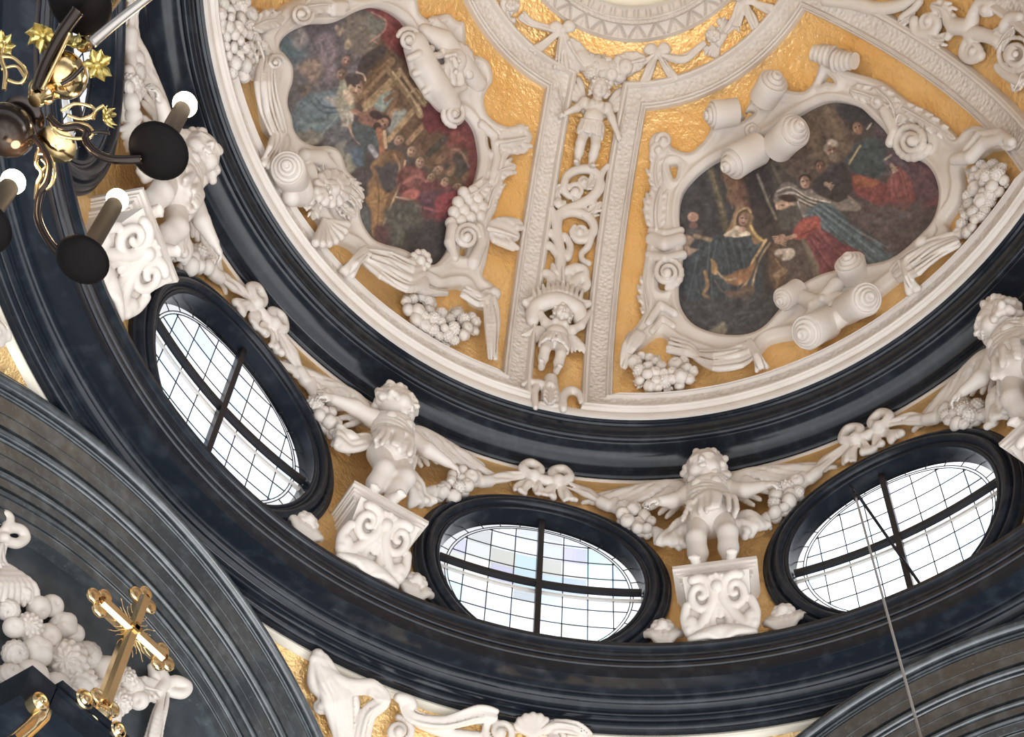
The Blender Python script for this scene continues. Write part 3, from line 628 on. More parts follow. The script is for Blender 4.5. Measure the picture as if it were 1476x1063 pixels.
# ---- left-hand frame
LEFT_HOLE = [(504, 18), (525, 12), (545, 14), (562, 22), (578, 36), (586, 60), (588, 90), (598, 118), (616, 146), (634, 164), (660, 166), (678, 186), (685, 211), (687, 237), (680, 266), (667, 288), (652, 307), (646, 340), (640, 366), (620, 388), (600, 380), (575, 366), (546, 358), (530, 350), (517, 332), (511, 313), (515, 292), (508, 268), (492, 250), (482, 224), (466, 214), (444, 214), (424, 205), (413, 190), (410, 173), (404, 155), (405, 138), (411, 120), (411, 97), (400, 80), (391, 70), (396, 57), (412, 45), (437, 36), (470, 34)]
LEFT_OUT = [(545, -12), (580, -14), (594, 0), (598, 18), (610, 28), (624, 24), (640, 20), (652, 30), (664, 34), (666, 58), (668, 78), (690, 84), (702, 96), (706, 118), (698, 132), (693, 146), (697, 166), (710, 179), (730, 186), (750, 182), (764, 200), (756, 216), (730, 229), (724, 250), (716, 276), (713, 303), (703, 326), (703, 348), (697, 384), (692, 405), (708, 420), (712, 438), (696, 448), (676, 440), (664, 420), (645, 419), (626, 422), (600, 409), (575, 414), (549, 403), (523, 384), (503, 362), (480, 350), (462, 332), (448, 312), (432, 290), (404, 282), (394, 262), (398, 240), (380, 228), (392, 208), (378, 190), (372, 168), (369, 138), (367, 112), (372, 80), (370, 50), (385, 30), (405, 8), (440, -6), (480, -8), (515, -4)]
fl = thing_at('cartouche_frame', D_, 545, 200, 'white stucco scrollwork frame around the painting of a woman before a crowd on steps', 'picture frame', 'stucco cartouche frames of the dome')
slab('strapwork', LEFT_OUT, [LEFT_HOLE, [(699, 197), (708, 203), (707, 218), (701, 217)], [(660, 360), (669, 360), (666, 374), (658, 374)]], 0.085, M_STUCCO, fl)
s = Relief(D_, 0.009)                  # rolled strap with a grotesque mask
s.line([(600, 64), (612, 96), (630, 126), (648, 150)], [17, 20, 20, 17], [.13, .16, .16, .13]); s.line([(588, 70), (598, 104), (618, 136), (640, 158)], [7, 8, 8, 7], [.10, .13, .13, .10]); s.line([(612, 45), (640, 60), (665, 95), (690, 120)], [10, 16, 18, 12], [.10, .14, .14, .09])
for q in ([(590, 84), (604, 78), (622, 70)], [(598, 106), (614, 100), (630, 94)], [(612, 132), (626, 120), (642, 112)], [(606, 70), (622, 82), (640, 78)], [(612, 92), (630, 100), (648, 96)], [(622, 112), (640, 118), (658, 112)], [(632, 132), (650, 134), (668, 126)]): s.line(q, 5, [.17, .22, .16])
s.build('rolled_strap', M_STUCCO, fl, dome_n(D_(640, 100)))
s = Relief(D_, 0.008); x, y = 656, 88
s.dot(x, y, 17, .20); s.line([(x-2, y-4), (x+1, y+6)], [3, 4.5], .33); s.line([(x-13, y-7), (x, y-9), (x+11, y-4)], 3, [.26, .31, .26])
for dx, dy in ((-6, -3), (6, 0)): s.dot(x+dx, y+dy, 3.2, .305); s.dot(x+dx*1.1, y+dy+.5, 2.2, .33, cut=True, k=.004)
s.line([(x-5, y+11), (x+1, y+12.5), (x+7, y+11)], 1.8, .29, cut=True, k=.004); s.dot(x+1, y+16, 4, .27)
for a in np.linspace(-2.6, 0.6, 9): s.line([(x+14*math.cos(a), y+14*math.sin(a)), (x+22*math.cos(a+.15), y+22*math.sin(a+.15)), (x+27*math.cos(a+.5), y+27*math.sin(a+.5))], [5, 5.5, 3], [.21, .18, .10])
for q in ([(x-12, y+8), (x-14, y+24), (x-6, y+36)], [(x-4, y+16), (x-4, y+30), (x+4, y+42)], [(x+6, y+16), (x+8, y+30), (x+16, y+38)], [(x+13, y+8), (x+20, y+20), (x+28, y+24)]): s.line(q, [6, 6, 3], [.20, .20, .13])
s.build('mask', M_STUCCO, fl, dome_n(D_(x, y)))
for x, y, r, a0, tn in [(590, 57, 17, 200, 2), (655, 164, 18, 90, 2), (673, 341, 18, 0, -2.2), (436, 20, 15, 0, 2), (398, 90, 12, 0, -1.6)]:
    s = Relief(D_, 0.008); s.dot(x, y, r*0.92, .02); s.spiral(x, y, r, a0, tn, r*0.22, .13, .22); s.build('volute', M_STUCCO, fl, dome_n(D_(x, y)))
roll(fl, (622, 30, .10), (640, 44, .08), 8)
s = Relief(D_, 0.009)                  # scaled bracket, right foot
for i, (x, y) in enumerate([(650, 322), (664, 318), (678, 314), (692, 312), (654, 306), (668, 303), (682, 300), (695, 299), (660, 292), (674, 289), (688, 287), (668, 278), (682, 276)]): s.dot(x, y, 9, .09 + .01*(i % 3))
s.leaf([(676, 283), (690, 275), (704, 262)], 20, 4, .10); s.line([(652, 330), (648, 350), (656, 372)], [9, 8, 6], .10); s.line([(690, 330), (694, 352), (682, 378)], [8, 8, 10], .10); s.dot(682, 381, 9, .09)
s.build('scaled_bracket', M_STUCCO, fl, dome_n(D_(672, 300)))
s = Relief(D_, 0.009)
s.leaf([(704, 330), (722, 334), (746, 342)], 34, 5, .06); s.build('leaf', M_STUCCO, fl, dome_n(D_(720, 337)))
s = Relief(D_, 0.009)
s.leaf([(716, 205), (735, 203), (760, 198)], 30, 5, .07); s.leaf([(706, 262), (722, 246), (742, 240)], 22, 4, .06); s.leaf([(704, 300), (712, 275), (722, 262)], 18, 4, .08); s.line([(694, 180), (712, 196), (716, 230), (708, 262)], [7, 6, 6, 5], .09); s.build('acanthus', M_STUCCO, fl, dome_n(D_(725, 230)))
roll(fl, (415, 243, .24), (424, 264, .08), 25, cone=1.1)
s = Relief(D_, 0.009); s.line([(424, 262), (430, 276), (420, 284)], [24, 22, 14], .10); s.line([(440, 225), (462, 228), (478, 240)], [10, 12, 8], .11); s.line([(446, 244), (452, 262), (446, 290)], [10, 10, 8], .10); s.build('strap', M_STUCCO, fl, dome_n(D_(430, 260)))
s = Relief(D_, 0.008); x, y = 478, 272   # winged cherub mask at the lower left
s.dot(x, y, 13, .19); s.line([(x-1, y-1), (x-2, y+5)], [2.4, 3.2], .30); s.line([(x-4, y+9), (x+3, y+10)], 1.5, .275, cut=True, k=.004); s.dot(x-1, y+13, 4, .22)
for dx in (-6, 4): s.dot(x+dx, y-2, 2.2, .29, cut=True, k=.005); s.line([(x+dx-3, y-5), (x+dx+3, y-5)], 1.8, .28)
for a in np.linspace(0, 2*PI, 13, endpoint=False): 
    b = a + .45; s.line([(x+13*math.cos(a), y+13*math.sin(a)), (x+22*math.cos(a+.1), y+22*math.sin(a+.1)), (x+27*math.cos(b), y+27*math.sin(b))], [5.5, 6, 3], [.18, .16, .08])
for q in ([(492, 262), (508, 268), (524, 286)], [(492, 275), (508, 284), (520, 300)], [(486, 290), (498, 304), (512, 312)], [(470, 255), (466, 238), (476, 222)], [(462, 270), (446, 282), (440, 300)], [(466, 284), (454, 300), (452, 316)]): s.leaf(q, 15, 4, .10)
s.build('cherub_mask', M_STUCCO, fl, dome_n(D_(x, y)))
s = Relief(D_, 0.009)                  # shell and cloth garland along the bottom
for a in np.linspace(0.2, 1.9, 7): s.line([(466, 318), (466+34*math.cos(a), 318+34*math.sin(a))], [3.5, 6.5], [.09, .12])
s.cloth([(500, 395), (512, 378), (530, 362)], [26, 20, 18], 4, [.06, .13, .15]); s.cloth([(524, 368), (556, 382), (590, 400), (612, 396)], [22, 52, 54, 36], 8, [.10, .18, .18, .12]); s.cloth([(596, 392), (598, 412), (620, 420), (646, 422)], [14, 18, 16, 10], 4, [.15, .14, .10, .06])
for a in np.linspace(0, 2*PI, 10, endpoint=False): s.dot(606 + 12*math.cos(a), 376 + 12*math.sin(a), 5.5, .15)
s.dot(606, 376, 8, .16); s.build('drapery', M_STUCCO, fl, dome_n(D_(560, 385)))
s = Relief(D_, 0.009); s.cloth([(386, 82), (384, 120), (390, 160), (402, 196)], [24, 36, 38, 28], 6, [.10, .14, .14, .12]); s.cloth([(402, 192), (396, 215), (384, 238)], [24, 22, 30], 4, [.12, .12, .06]); s.build('drapery', M_STUCCO, fl, dome_n(D_(390, 150)))
s = Relief(D_, 0.009); s.cloth([(668, 420), (690, 432), (706, 426)], [20, 26, 20], 5, [.12, .13, .10]); s.dot(712, 424, 10, .10); s.cloth([(704, 430), (710, 470), (710, 518)], [26, 22, 18], 4, [.13, .13, .07]); s.build('drapery', M_STUCCO, fl, dome_n(D_(700, 460)))
s = Relief(D_, 0.009)
for q in ([(372, 60), (380, 85), (372, 110)], [(365, 40), (385, 30), (410, 28)], [(440, 10), (470, 6), (505, 14)]): s.leaf(q, 22, 4, .09)
for i in range(9): s.dot(480 + 4*(i % 5), 8 + 9*(i // 5), 7, .12)
s.build('acanthus', M_STUCCO, fl, dome_n(D_(400, 40)))
bunch(fl, D_, [(584, 430), (600, 424), (618, 428), (636, 448), (664, 448), (686, 452), (688, 478), (672, 494), (645, 496), (615, 478), (594, 462), (582, 446)], 9, 72, kinds=(0, 2, 3, 1, 3, 2), seed=5)
bunch(fl, D_, [(310, 6), (335, -4), (365, 4), (372, 40), (372, 90), (364, 114), (332, 116), (322, 80), (312, 40)], 9.5, 60, kinds=(3, 2, 3, 1, 3, 3), seed=6)
# ================================================================== THE TWO PAINTED CANVASES (brush strokes laid as vertex colour on a fine canvas mesh)
class Canvas:
    def __init__(self, outline, grow=7, step=1.0, seed=0, base=(60, 55, 55)):
        self.O = Outline(outline); self.g = np.random.default_rng(seed); self.step = step
        lo = self.O.P.min(0) - 10; hi = self.O.P.max(0) + 10; self.gx = np.arange(lo[0], hi[0], step); self.gy = np.arange(lo[1], hi[1], step)
        self.X, self.Y = np.meshgrid(self.gx, self.gy, indexing='ij'); self.mask = self.O(self.X, self.Y) < grow
        self.C = np.zeros(self.X.shape + (3,)); self.C[:] = base
        self.wx = self.noise(14)*2.2; self.wy = self.noise(14)*2.2
    def noise(self, s, ax=1.0, ay=1.0):
        nx, ny = self.X.shape; a = max(3, int(nx/(s*ax)) + 3); b = max(3, int(ny/(s*ay)) + 3); G = self.g.normal(size=(a, b))
        u = np.linspace(0, a-1.01, nx)[:, None]; v = np.linspace(0, b-1.01, ny)[None]; i = u.astype(int); j = v.astype(int); fu = u-i; fv = v-j; fu = fu*fu*(3-2*fu); fv = fv*fv*(3-2*fv)
        return (G[i, j]*(1-fu) + G[i+1, j]*fu)*(1-fv) + (G[i, j+1]*(1-fu) + G[i+1, j+1]*fu)*fv
    def lay(self, d, col, soft=1.5, a=1.0, col2=None, t=None, tex=0.10):
        al = np.clip(0.5 - d/soft, 0, 1)*a; c = np.array(col, float)
        c = c*(1 + tex*self.noise(5)[..., None]*0.8)
        if col2 is not None: c = c*(1-t[..., None]) + np.array(col2, float)*t[..., None]
        self.C = self.C*(1-al[..., None]) + c*al[..., None]; return self
    def poly(self, pts, col, soft=2.0, a=1.0, col2=None, dr=None, warp=1.0, sm=True, tex=0.10):
        P = catmull(pts, 4, closed=True) if sm else np.asarray(pts, float); d = sdpoly(self.X + warp*self.wx, self.Y + warp*self.wy, P); t = None
        if col2 is not None:
            lo = P.min(0); sz = P.max(0)-lo; dr = dr or (1, 0); t = np.clip(((self.X-lo[0])/sz[0]*dr[0] + (self.Y-lo[1])/sz[1]*dr[1]), 0, 1)
        return self.lay(d, col, soft, a, col2, t, tex)
    def line(self, pts, w, col, soft=1.2, a=1.0, w2=None):
        P = catmull(pts, 6) if len(pts) > 2 else np.asarray(pts, float); n = len(P); d = np.full(self.X.shape, 1e9)
        for i in range(n-1):
            e = P[i+1]-P[i]; L = e @ e + 1e-9; t = np.clip(((self.X-P[i, 0])*e[0] + (self.Y-P[i, 1])*e[1])/L, 0, 1); u = (i + t)/(n-1); ww = w if w2 is None else w + (w2-w)*u
            d = np.minimum(d, np.hypot(self.X-P[i, 0]-t*e[0], self.Y-P[i, 1]-t*e[1]) - ww/2)
        return self.lay(d, col, soft, a)
    def oval(self, x, y, rx, ry, col, rot=0, soft=1.5, a=1.0, col2=None):
        c, s = math.cos(math.radians(rot)), math.sin(math.radians(rot)); u = (self.X-x)*c + (self.Y-y)*s; v = -(self.X-x)*s + (self.Y-y)*c; d = (np.hypot(u/rx, v/ry) - 1)*min(rx, ry)
        return self.lay(d, col, soft, a, col2, np.clip(0.5 + u/rx/2, 0, 1) if col2 else None)
    def face(self, x, y, r, rot, skin=(150, 118, 95), hair=(52, 38, 30), shade=(92, 66, 54), beard=None, prof=0):
        c, s = math.cos(math.radians(rot)), math.sin(math.radians(rot)); T = lambda u, v: (x + r*(u*c - v*s), y + r*(u*s + v*c))
        self.oval(*T(-0.1 + .2*self.g.normal()*.5, -0.38), r*0.98, r*0.86, hair, rot, 2.5); self.oval(*T(0.15*prof, 0.1), r*0.80, r*1.02, skin, rot, 2.0, col2=shade)
        self.line([T(-0.42 + .2*prof, -0.12), T(-0.12 + .2*prof, -0.14)], r*0.16, (60, 44, 38), 1.0); self.line([T(0.18 + .2*prof, -0.14), T(0.46 + .15*prof, -0.12)], r*0.16, (60, 44, 38), 1.0)
        self.line([T(0.03 + .25*prof, -0.1), T(0.0 + .35*prof, 0.32)], r*0.15, (176, 140, 116), 1.0); self.line([T(-0.18 + .25*prof, 0.6), T(0.2 + .25*prof, 0.6)], r*0.15, (120, 60, 52), 1.0)
        if beard: self.oval(*T(0.1*prof, 0.95), r*0.62, r*0.6, beard, rot)
        return self
    def hand(self, x, y, r, rot, skin=(158, 122, 98)):
        c, s = math.cos(math.radians(rot)), math.sin(math.radians(rot)); self.oval(x, y, r, r*0.7, skin, rot, col2=(110, 78, 62))
        for k in range(4): a = (k-1.5)*0.32; self.line([(x + r*(.7*c - a*s), y + r*(.7*s + a*c)), (x + r*(1.9*c - a*1.6*s), y + r*(1.9*s + a*1.6*c))], r*0.26, skin, 1.0)
        return self.line([(x, y), (x + r*(.9*c - 1.1*-s), y + r*(.9*s - 1.1*c))], r*0.26, skin, 1.0)
    def folds(self, a, b, wd, n, light, dark, amp=0.5, lw=2.0):
        a = np.array(a, float); b = np.array(b, float); d = b-a; N = np.array([-d[1], d[0]])/max(1e-6, np.hypot(*d))
        for k in range(n):
            o = (k + self.g.uniform(.1, .9))/n - 0.5; j = self.g.normal(size=2)*wd*0.05; p = [a + N*o*wd*0.7, a + d*0.5 + N*(o*wd + amp*wd*0.1*self.g.normal()), b + N*o*wd*1.15 + j]
            self.line(p, lw*self.g.uniform(.6, 1.3), light if k % 2 else dark, 2.0, 0.55)
        return self
    def build(self, name, label, h=0.012, gain=1.25, S=D_):
        self.C = self.C*0.68 + self.C.mean(-1, keepdims=True)*0.32 + 9; nz = 1 + 0.07*self.noise(3) + 0.06*self.noise(9); C = np.clip(self.C*nz[..., None], 3, 255)/255; C = np.clip(np.where(C < 0.04045, C/12.92, ((C+0.055)/1.055)**2.4)*gain, 0.003, 0.9)
        nx, ny = self.X.shape; idx = np.full((nx, ny), -1); I = np.argwhere(self.mask); idx[I[:, 0], I[:, 1]] = np.arange(len(I))
        V = np.array([S(self.gx[i], self.gy[j], h) for i, j in I]); q = np.stack([idx[:-1, :-1], idx[1:, :-1], idx[1:, 1:], idx[:-1, 1:]], -1).reshape(-1, 4); q = q[(q >= 0).all(1)]
        o = mesh_obj(name, V, q[:, ::-1], M_PAINT); ca = o.data.color_attributes.new('Col', 'FLOAT_COLOR', 'POINT')
        ca.data.foreach_set('color', np.concatenate([C[I[:, 0], I[:, 1]], np.ones((len(I), 1))], 1).astype(np.float32).ravel()); return tag(o, label, 'painting')

# ---- left canvas: a woman in blue before steps and a crowd in red
c = Canvas(LEFT_HOLE, seed=11, base=(70, 60, 60))
c.poly([(380, 20), (520, 20), (520, 130), (430, 180), (380, 140)], (86, 78, 84), 30); c.poly([(395, 50), (430, 40), (440, 80), (405, 90)], (60, 88, 98), 22, .8)
c.poly([(395, 30), (470, 25), (500, 45), (430, 60)], (74, 62, 72), 14, .8); c.poly([(420, 50), (442, 46), (440, 66), (425, 70)], (122, 112, 112), 8, .8); c.line([(432, 66), (438, 48)], 4, (140, 124, 120), 3, .8)
c.poly([(452, 52), (480, 50), (486, 90), (478, 120), (458, 100), (462, 78)], (110, 94, 102), 8); c.line([(474, 60), (482, 74), (476, 90)], 3, (140, 120, 124), 3, .7); c.line([(462, 62), (466, 84)], 3, (132, 116, 122), 3, .6)
c.poly([(428, 92), (462, 84), (458, 118), (430, 122)], (128, 104, 92), 8); c.line([(430, 98), (455, 90)], 4, (150, 122, 100), 4, .7); c.line([(432, 114), (456, 104)], 3, (92, 74, 70), 3, .7)
c.poly([(410, 100), (440, 110), (452, 140), (430, 165), (402, 150)], (80, 76, 80), 10); c.oval(440, 132, 8, 10, (112, 92, 80), 20, 5); c.oval(434, 128, 6, 6, (70, 62, 60), 0, 4)
c.poly([(500, 25), (560, 20), (560, 60), (520, 80), (500, 60)], (104, 92, 80), 10); c.poly([(530, 14), (556, 18), (552, 46), (532, 44)], (96, 96, 84), 8, .8); c.line([(500, 44), (520, 34), (548, 40)], 3, (120, 112, 100), 4, .5)
for x, y in ((486, 40), (493, 43), (489, 48)): c.oval(x, y, 3.5, 4, (140, 116, 92), 0, 3, .8)
c.poly([(526, 12), (590, 12), (600, 60), (590, 100), (568, 118), (560, 70), (548, 62), (556, 36), (540, 20)], (112, 44, 44), 4); c.poly([(576, 50), (590, 60), (586, 100), (572, 104)], (84, 30, 32), 6, .9)
c.line([(536, 18), (556, 30), (552, 46), (534, 60)], 2.4, (150, 104, 92), 2); c.line([(558, 34), (572, 48), (562, 66), (566, 100)], 3, (146, 66, 60), 4, .8); c.line([(540, 60), (556, 70), (562, 92)], 2.6, (164, 110, 92), 2); c.line([(566, 20), (586, 40)], 4, (134, 58, 54), 4, .7); c.line([(578, 108), (590, 86)], 3, (150, 72, 62), 4, .6)
# columns and steps, diagonal
def band(x0, y0, x1, y1, w, col, soft=2.5, a=1): c.line([(x0, y0), (x1, y1)], w, col, soft, a)
c.poly([(545, 62), (568, 74), (640, 150), (680, 190), (686, 250), (640, 260), (560, 190), (512, 150), (520, 100)], (92, 66, 46), 8)
c.poly([(516, 92), (545, 66), (556, 72), (522, 112)], (58, 48, 48), 4); band(514, 142, 564, 88, 11, (132, 100, 66)); band(520, 132, 558, 92, 5, (104, 72, 46)); band(526, 152, 576, 106, 9, (146, 116, 78)); band(536, 150, 572, 118, 4, (112, 80, 50)); band(526, 160, 562, 128, 6, (152, 128, 88))
c.poly([(540, 146), (566, 130), (568, 142), (552, 160), (540, 158)], (116, 128, 122), 4); c.poly([(560, 160), (578, 156), (586, 164), (572, 186), (560, 192)], (122, 126, 118), 5)
band(560, 202, 602, 152, 8, (148, 116, 80)); band(576, 198, 612, 164, 12, (90, 62, 44)); band(588, 206, 618, 172, 7, (146, 110, 78)); band(600, 212, 640, 176, 12, (98, 68, 54)); band(618, 222, 656, 186, 10, (62, 54, 48)); band(632, 232, 668, 198, 9, (116, 82, 62)); band(640, 242, 672, 214, 9, (72, 58, 52)); band(648, 250, 676, 226, 7, (124, 92, 70)); band(660, 254, 682, 232, 8, (58, 52, 50))
c.poly([(600, 160), (640, 150), (690, 186), (690, 300), (668, 292), (676, 250), (676, 216), (656, 214), (640, 196), (616, 186)], (98, 36, 40), 6, .92); c.poly([(650, 190), (668, 190), (662, 210), (644, 212)], (118, 50, 46), 5, .8); c.poly([(640, 212), (662, 208), (668, 222), (650, 240)], (110, 66, 54), 5, .6); c.line([(652, 216), (664, 218), (676, 240)], 2.5, (150, 110, 92), 3, .7); c.line([(640, 190), (660, 196), (676, 206)], 4, (132, 64, 58), 4, .7); c.poly([(655, 222), (668, 226), (674, 246), (656, 248)], (54, 48, 48), 5, .9)
c.line([(562, 104), (586, 134), (606, 166)], 9, (124, 96, 64), 2); c.line([(566, 104), (588, 132), (606, 162)], 3, (164, 132, 90), 1.5); c.line([(576, 100), (592, 124), (612, 152)], 5, (150, 118, 80), 2); c.line([(588, 140), (600, 128), (614, 148)], 3, (156, 126, 88), 2); c.line([(604, 168), (608, 160), (600, 150)], 2, (170, 140, 100), 1.5)
c.line([(556, 144), (572, 134), (568, 150), (560, 168)], 6, (120, 84, 56), 2); c.line([(562, 172), (566, 160), (574, 158)], 4, (142, 106, 74), 2)
# the woman in blue
c.poly([(448, 136), (490, 132), (490, 170), (468, 196), (424, 200), (412, 170), (420, 160)], (82, 100, 108), 5); c.poly([(452, 140), (488, 138), (488, 158), (468, 156)], (96, 116, 128), 5, .9); c.poly([(466, 140), (488, 142), (486, 154), (474, 150)], (150, 136, 126), 5, .8)
for q in ([(452, 150), (466, 162), (488, 162)], [(456, 142), (468, 154), (488, 156)]): c.line(q, 2.4, (52, 64, 78), 2.5, .8)
c.poly([(428, 190), (466, 190), (460, 204), (436, 206)], (112, 108, 98), 6); c.line([(430, 178), (460, 180), (486, 164)], 6, (104, 124, 126), 4, .8); c.line([(456, 204), (486, 168)], 3, (126, 134, 132), 2, .8); c.line([(470, 206), (490, 172)], 5, (84, 94, 102), 3); c.oval(452, 204, 7, 5, (146, 138, 122), 0, 3); c.oval(442, 207, 6, 4, (128, 120, 106), 0, 3)
c.poly([(466, 200), (496, 180), (512, 200), (500, 240), (480, 250)], (82, 82, 88), 8); c.poly([(484, 212), (498, 206), (494, 236), (480, 246)], (122, 120, 108), 5, .8); c.poly([(500, 226), (514, 232), (506, 250), (492, 250)], (138, 134, 112), 5, .8); c.poly([(506, 212), (528, 214), (524, 240), (508, 238)], (70, 90, 108), 6)
c.poly([(492, 112), (508, 118), (510, 160), (492, 162), (486, 150)], (136, 132, 110), 4); c.line([(496, 122), (500, 156)], 4, (156, 152, 128), 4, .7); c.poly([(490, 160), (508, 162), (508, 182), (494, 182)], (150, 138, 124), 3); c.line([(500, 164), (502, 182)], 3, (176, 168, 158), 2, .7)
c.face(512, 126, 13, 18, (178, 146, 112), (78, 60, 56), (130, 96, 72), prof=.5); c.line([(514, 104), (524, 108), (527, 116)], 2.6, (158, 132, 118), 1.5); c.oval(508, 114, 12, 8, (66, 54, 56), 20); c.poly([(496, 128), (510, 138), (506, 152), (496, 146)], (182, 156, 128), 3)
c.line([(504, 182), (512, 198), (524, 210)], 6, (172, 134, 106), 1.5); c.hand(526, 210, 5, 40, (176, 138, 106)); c.line([(510, 160), (524, 166), (534, 160)], 7, (150, 100, 78), 2)
# figures behind her
c.face(499, 88, 8, 30, (150, 112, 98), (92, 76, 66)); c.face(492, 107, 8, 20, (150, 110, 94), (80, 66, 58)); c.oval(501, 64, 5, 8, (150, 128, 100), 10, 3)
# man with dark hair and beard
c.poly([(512, 176), (546, 184), (548, 210), (530, 222), (514, 200)], (64, 74, 78), 4); c.poly([(520, 158), (538, 156), (546, 168), (538, 182), (518, 176)], (132, 86, 70), 4); c.face(552, 178, 10, 60, (162, 118, 92), (48, 34, 34), (104, 70, 56), beard=(62, 44, 38)); c.oval(542, 166, 10, 6, (54, 38, 40), 20, 2)
c.line([(546, 188), (550, 208), (552, 228)], 9, (150, 90, 62), 2); c.line([(554, 190), (556, 212)], 5, (176, 142, 102), 2); c.line([(534, 212), (542, 224)], 8, (134, 132, 140), 3)
# ochre-robed figure seen from behind
c.poly([(538, 236), (560, 214), (580, 220), (584, 240), (576, 262), (566, 300), (552, 340), (544, 345), (536, 300), (528, 290), (530, 262)], (132, 94, 58), 3, col2=(96, 66, 46), dr=(1, 0)); c.poly([(542, 244), (560, 232), (574, 244), (570, 274), (552, 276), (546, 262)], (64, 58, 62), 4); c.poly([(530, 284), (544, 268), (556, 286), (548, 310), (540, 344), (534, 306)], (148, 104, 58), 4, .9); c.line([(534, 292), (546, 288), (560, 280)], 3, (168, 126, 74), 2, .8); c.line([(584, 232), (578, 262), (562, 300), (546, 344)], 3, (168, 134, 98), 1.8); c.line([(542, 250), (546, 280), (544, 330)], 2, (90, 60, 42), 2, .7); c.line([(568, 222), (576, 240), (572, 262)], 3, (158, 118, 84), 3, .8)
# the crowd
c.poly([(574, 250), (600, 240), (640, 262), (668, 266), (664, 300), (648, 336), (600, 330), (580, 300)], (92, 44, 46), 6)
for x, y, r, ro in ((576, 202, 8, 40), (594, 218, 8, 20), (606, 234, 8, 30), (632, 246, 8, 60), (642, 262, 7, 30), (660, 270, 7, 70), (622, 256, 7, 20)): c.face(x, y, r, ro + 10*c.g.normal(), (172 - 14*c.g.random(), 132, 104), (96 - 40*c.g.random(), 66, 50), (122, 84, 66), prof=-.3)
c.poly([(580, 244), (602, 240), (612, 256), (600, 274), (584, 268)], (114, 62, 58), 4); c.line([(582, 264), (600, 254), (614, 262)], 4, (150, 84, 74), 3, .8); c.poly([(586, 276), (600, 272), (606, 282), (594, 290), (578, 286)], (160, 78, 70), 4); c.line([(570, 284), (590, 288)], 3, (160, 126, 100), 2)
c.poly([(608, 276), (640, 270), (658, 276), (650, 308), (622, 308), (606, 298)], (84, 50, 62), 5); c.poly([(634, 276), (656, 278), (652, 302), (630, 306)], (138, 48, 56), 5, .9); c.line([(612, 300), (636, 304), (654, 290)], 3, (156, 70, 70), 3, .8); c.poly([(626, 312), (642, 308), (640, 334), (626, 336)], (122, 44, 52), 4); c.hand(598, 300, 5, 10, (168, 124, 104))
c.poly([(556, 300), (600, 292), (610, 320), (590, 352), (556, 350)], (74, 72, 66), 8); c.poly([(590, 330), (650, 320), (650, 400), (580, 380)], (52, 48, 50), 10); c.line([(576, 310), (574, 350)], 4, (92, 94, 84), 4, .6); c.line([(582, 336), (578, 352)], 3, (84, 92, 62), 3, .8); c.poly([(544, 326), (560, 330), (558, 364), (544, 356)], (82, 50, 52), 5); c.poly([(514, 290), (530, 300), (534, 340), (520, 330)], (80, 84, 86), 6); c.poly([(510, 250), (530, 256), (528, 280), (512, 270)], (72, 60, 66), 6)
PAINT_L = c.build('ceiling_painting', 'dark painting of a woman in blue stooping to a crowd on diagonal steps')

# ---- right canvas: a seated woman in a yellow hood greeted by a woman in red and a striped veil
c = Canvas(RIGHT_HOLE, seed=12, base=(60, 52, 50))
c.poly([(975, 260), (1040, 225), (1060, 320), (1050, 500), (970, 480)], (52, 52, 56), 16)
c.line([(1024, 244), (1040, 300), (1046, 330)], 9, (84, 74, 56), 4); c.line([(1027, 250), (1042, 306)], 2.4, (110, 98, 72), 2, .8); c.poly([(1036, 240), (1062, 244), (1084, 300), (1070, 310), (1056, 300)], (112, 76, 58), 5); c.poly([(1060, 244), (1072, 248), (1080, 290), (1074, 300)], (92, 62, 48), 4); c.line([(1044, 256), (1056, 300)], 2.4, (118, 96, 74), 2, .7)
c.poly([(1074, 240), (1100, 236), (1120, 310), (1090, 320)], (54, 46, 46), 8); c.line([(1092, 252), (1106, 288), (1119, 316)], 4, (112, 102, 86), 2.5); c.poly([(1108, 230), (1124, 226), (1142, 268), (1122, 264)], (68, 58, 50), 5); c.line([(1112, 236), (1124, 262)], 4, (96, 84, 70), 3, .8)
c.poly([(1120, 220), (1180, 150), (1215, 150), (1232, 200), (1200, 260), (1150, 262)], (84, 66, 54), 8); c.line([(1160, 178), (1190, 244)], 16, (96, 76, 60), 6, .8); c.line([(1190, 160), (1216, 210)], 14, (104, 82, 62), 6, .8); c.line([(1176, 170), (1200, 226)], 3, (62, 50, 42), 3, .8); c.line([(1206, 150), (1228, 196)], 3, (66, 52, 44), 3, .8)
c.poly([(1205, 148), (1240, 152), (1264, 176), (1240, 184), (1220, 178)], (44, 42, 46), 6)
# right side dark reds and teal
c.poly([(1200, 250), (1290, 190), (1365, 250), (1360, 310), (1300, 380), (1200, 400), (1180, 330)], (72, 58, 60), 14)
c.poly([(1262, 176), (1290, 200), (1330, 240), (1290, 240), (1262, 220)], (78, 62, 70), 8); c.poly([(1218, 230), (1236, 204), (1268, 200), (1276, 226), (1264, 258), (1236, 254)], (52, 62, 66), 5); c.line([(1240, 210), (1230, 226), (1224, 236)], 3, (160, 138, 92), 2); c.line([(1250, 210), (1262, 234)], 4, (66, 78, 80), 4, .7)
c.poly([(1216, 250), (1250, 254), (1284, 262), (1290, 240), (1302, 246), (1322, 282), (1302, 304), (1262, 296), (1236, 282)], (116, 52, 50), 5); c.poly([(1226, 254), (1264, 258), (1262, 270), (1238, 270)], (136, 70, 46), 4); c.poly([(1284, 250), (1300, 244), (1318, 278), (1300, 294), (1284, 276)], (128, 62, 60), 5, .9); c.folds((1292, 246), (1300, 292), 26, 6, (150, 84, 76), (90, 42, 44)); c.hand(1286, 240, 5, 60, (166, 138, 112)); c.line([(1276, 230), (1284, 224)], 3, (150, 130, 110), 2)
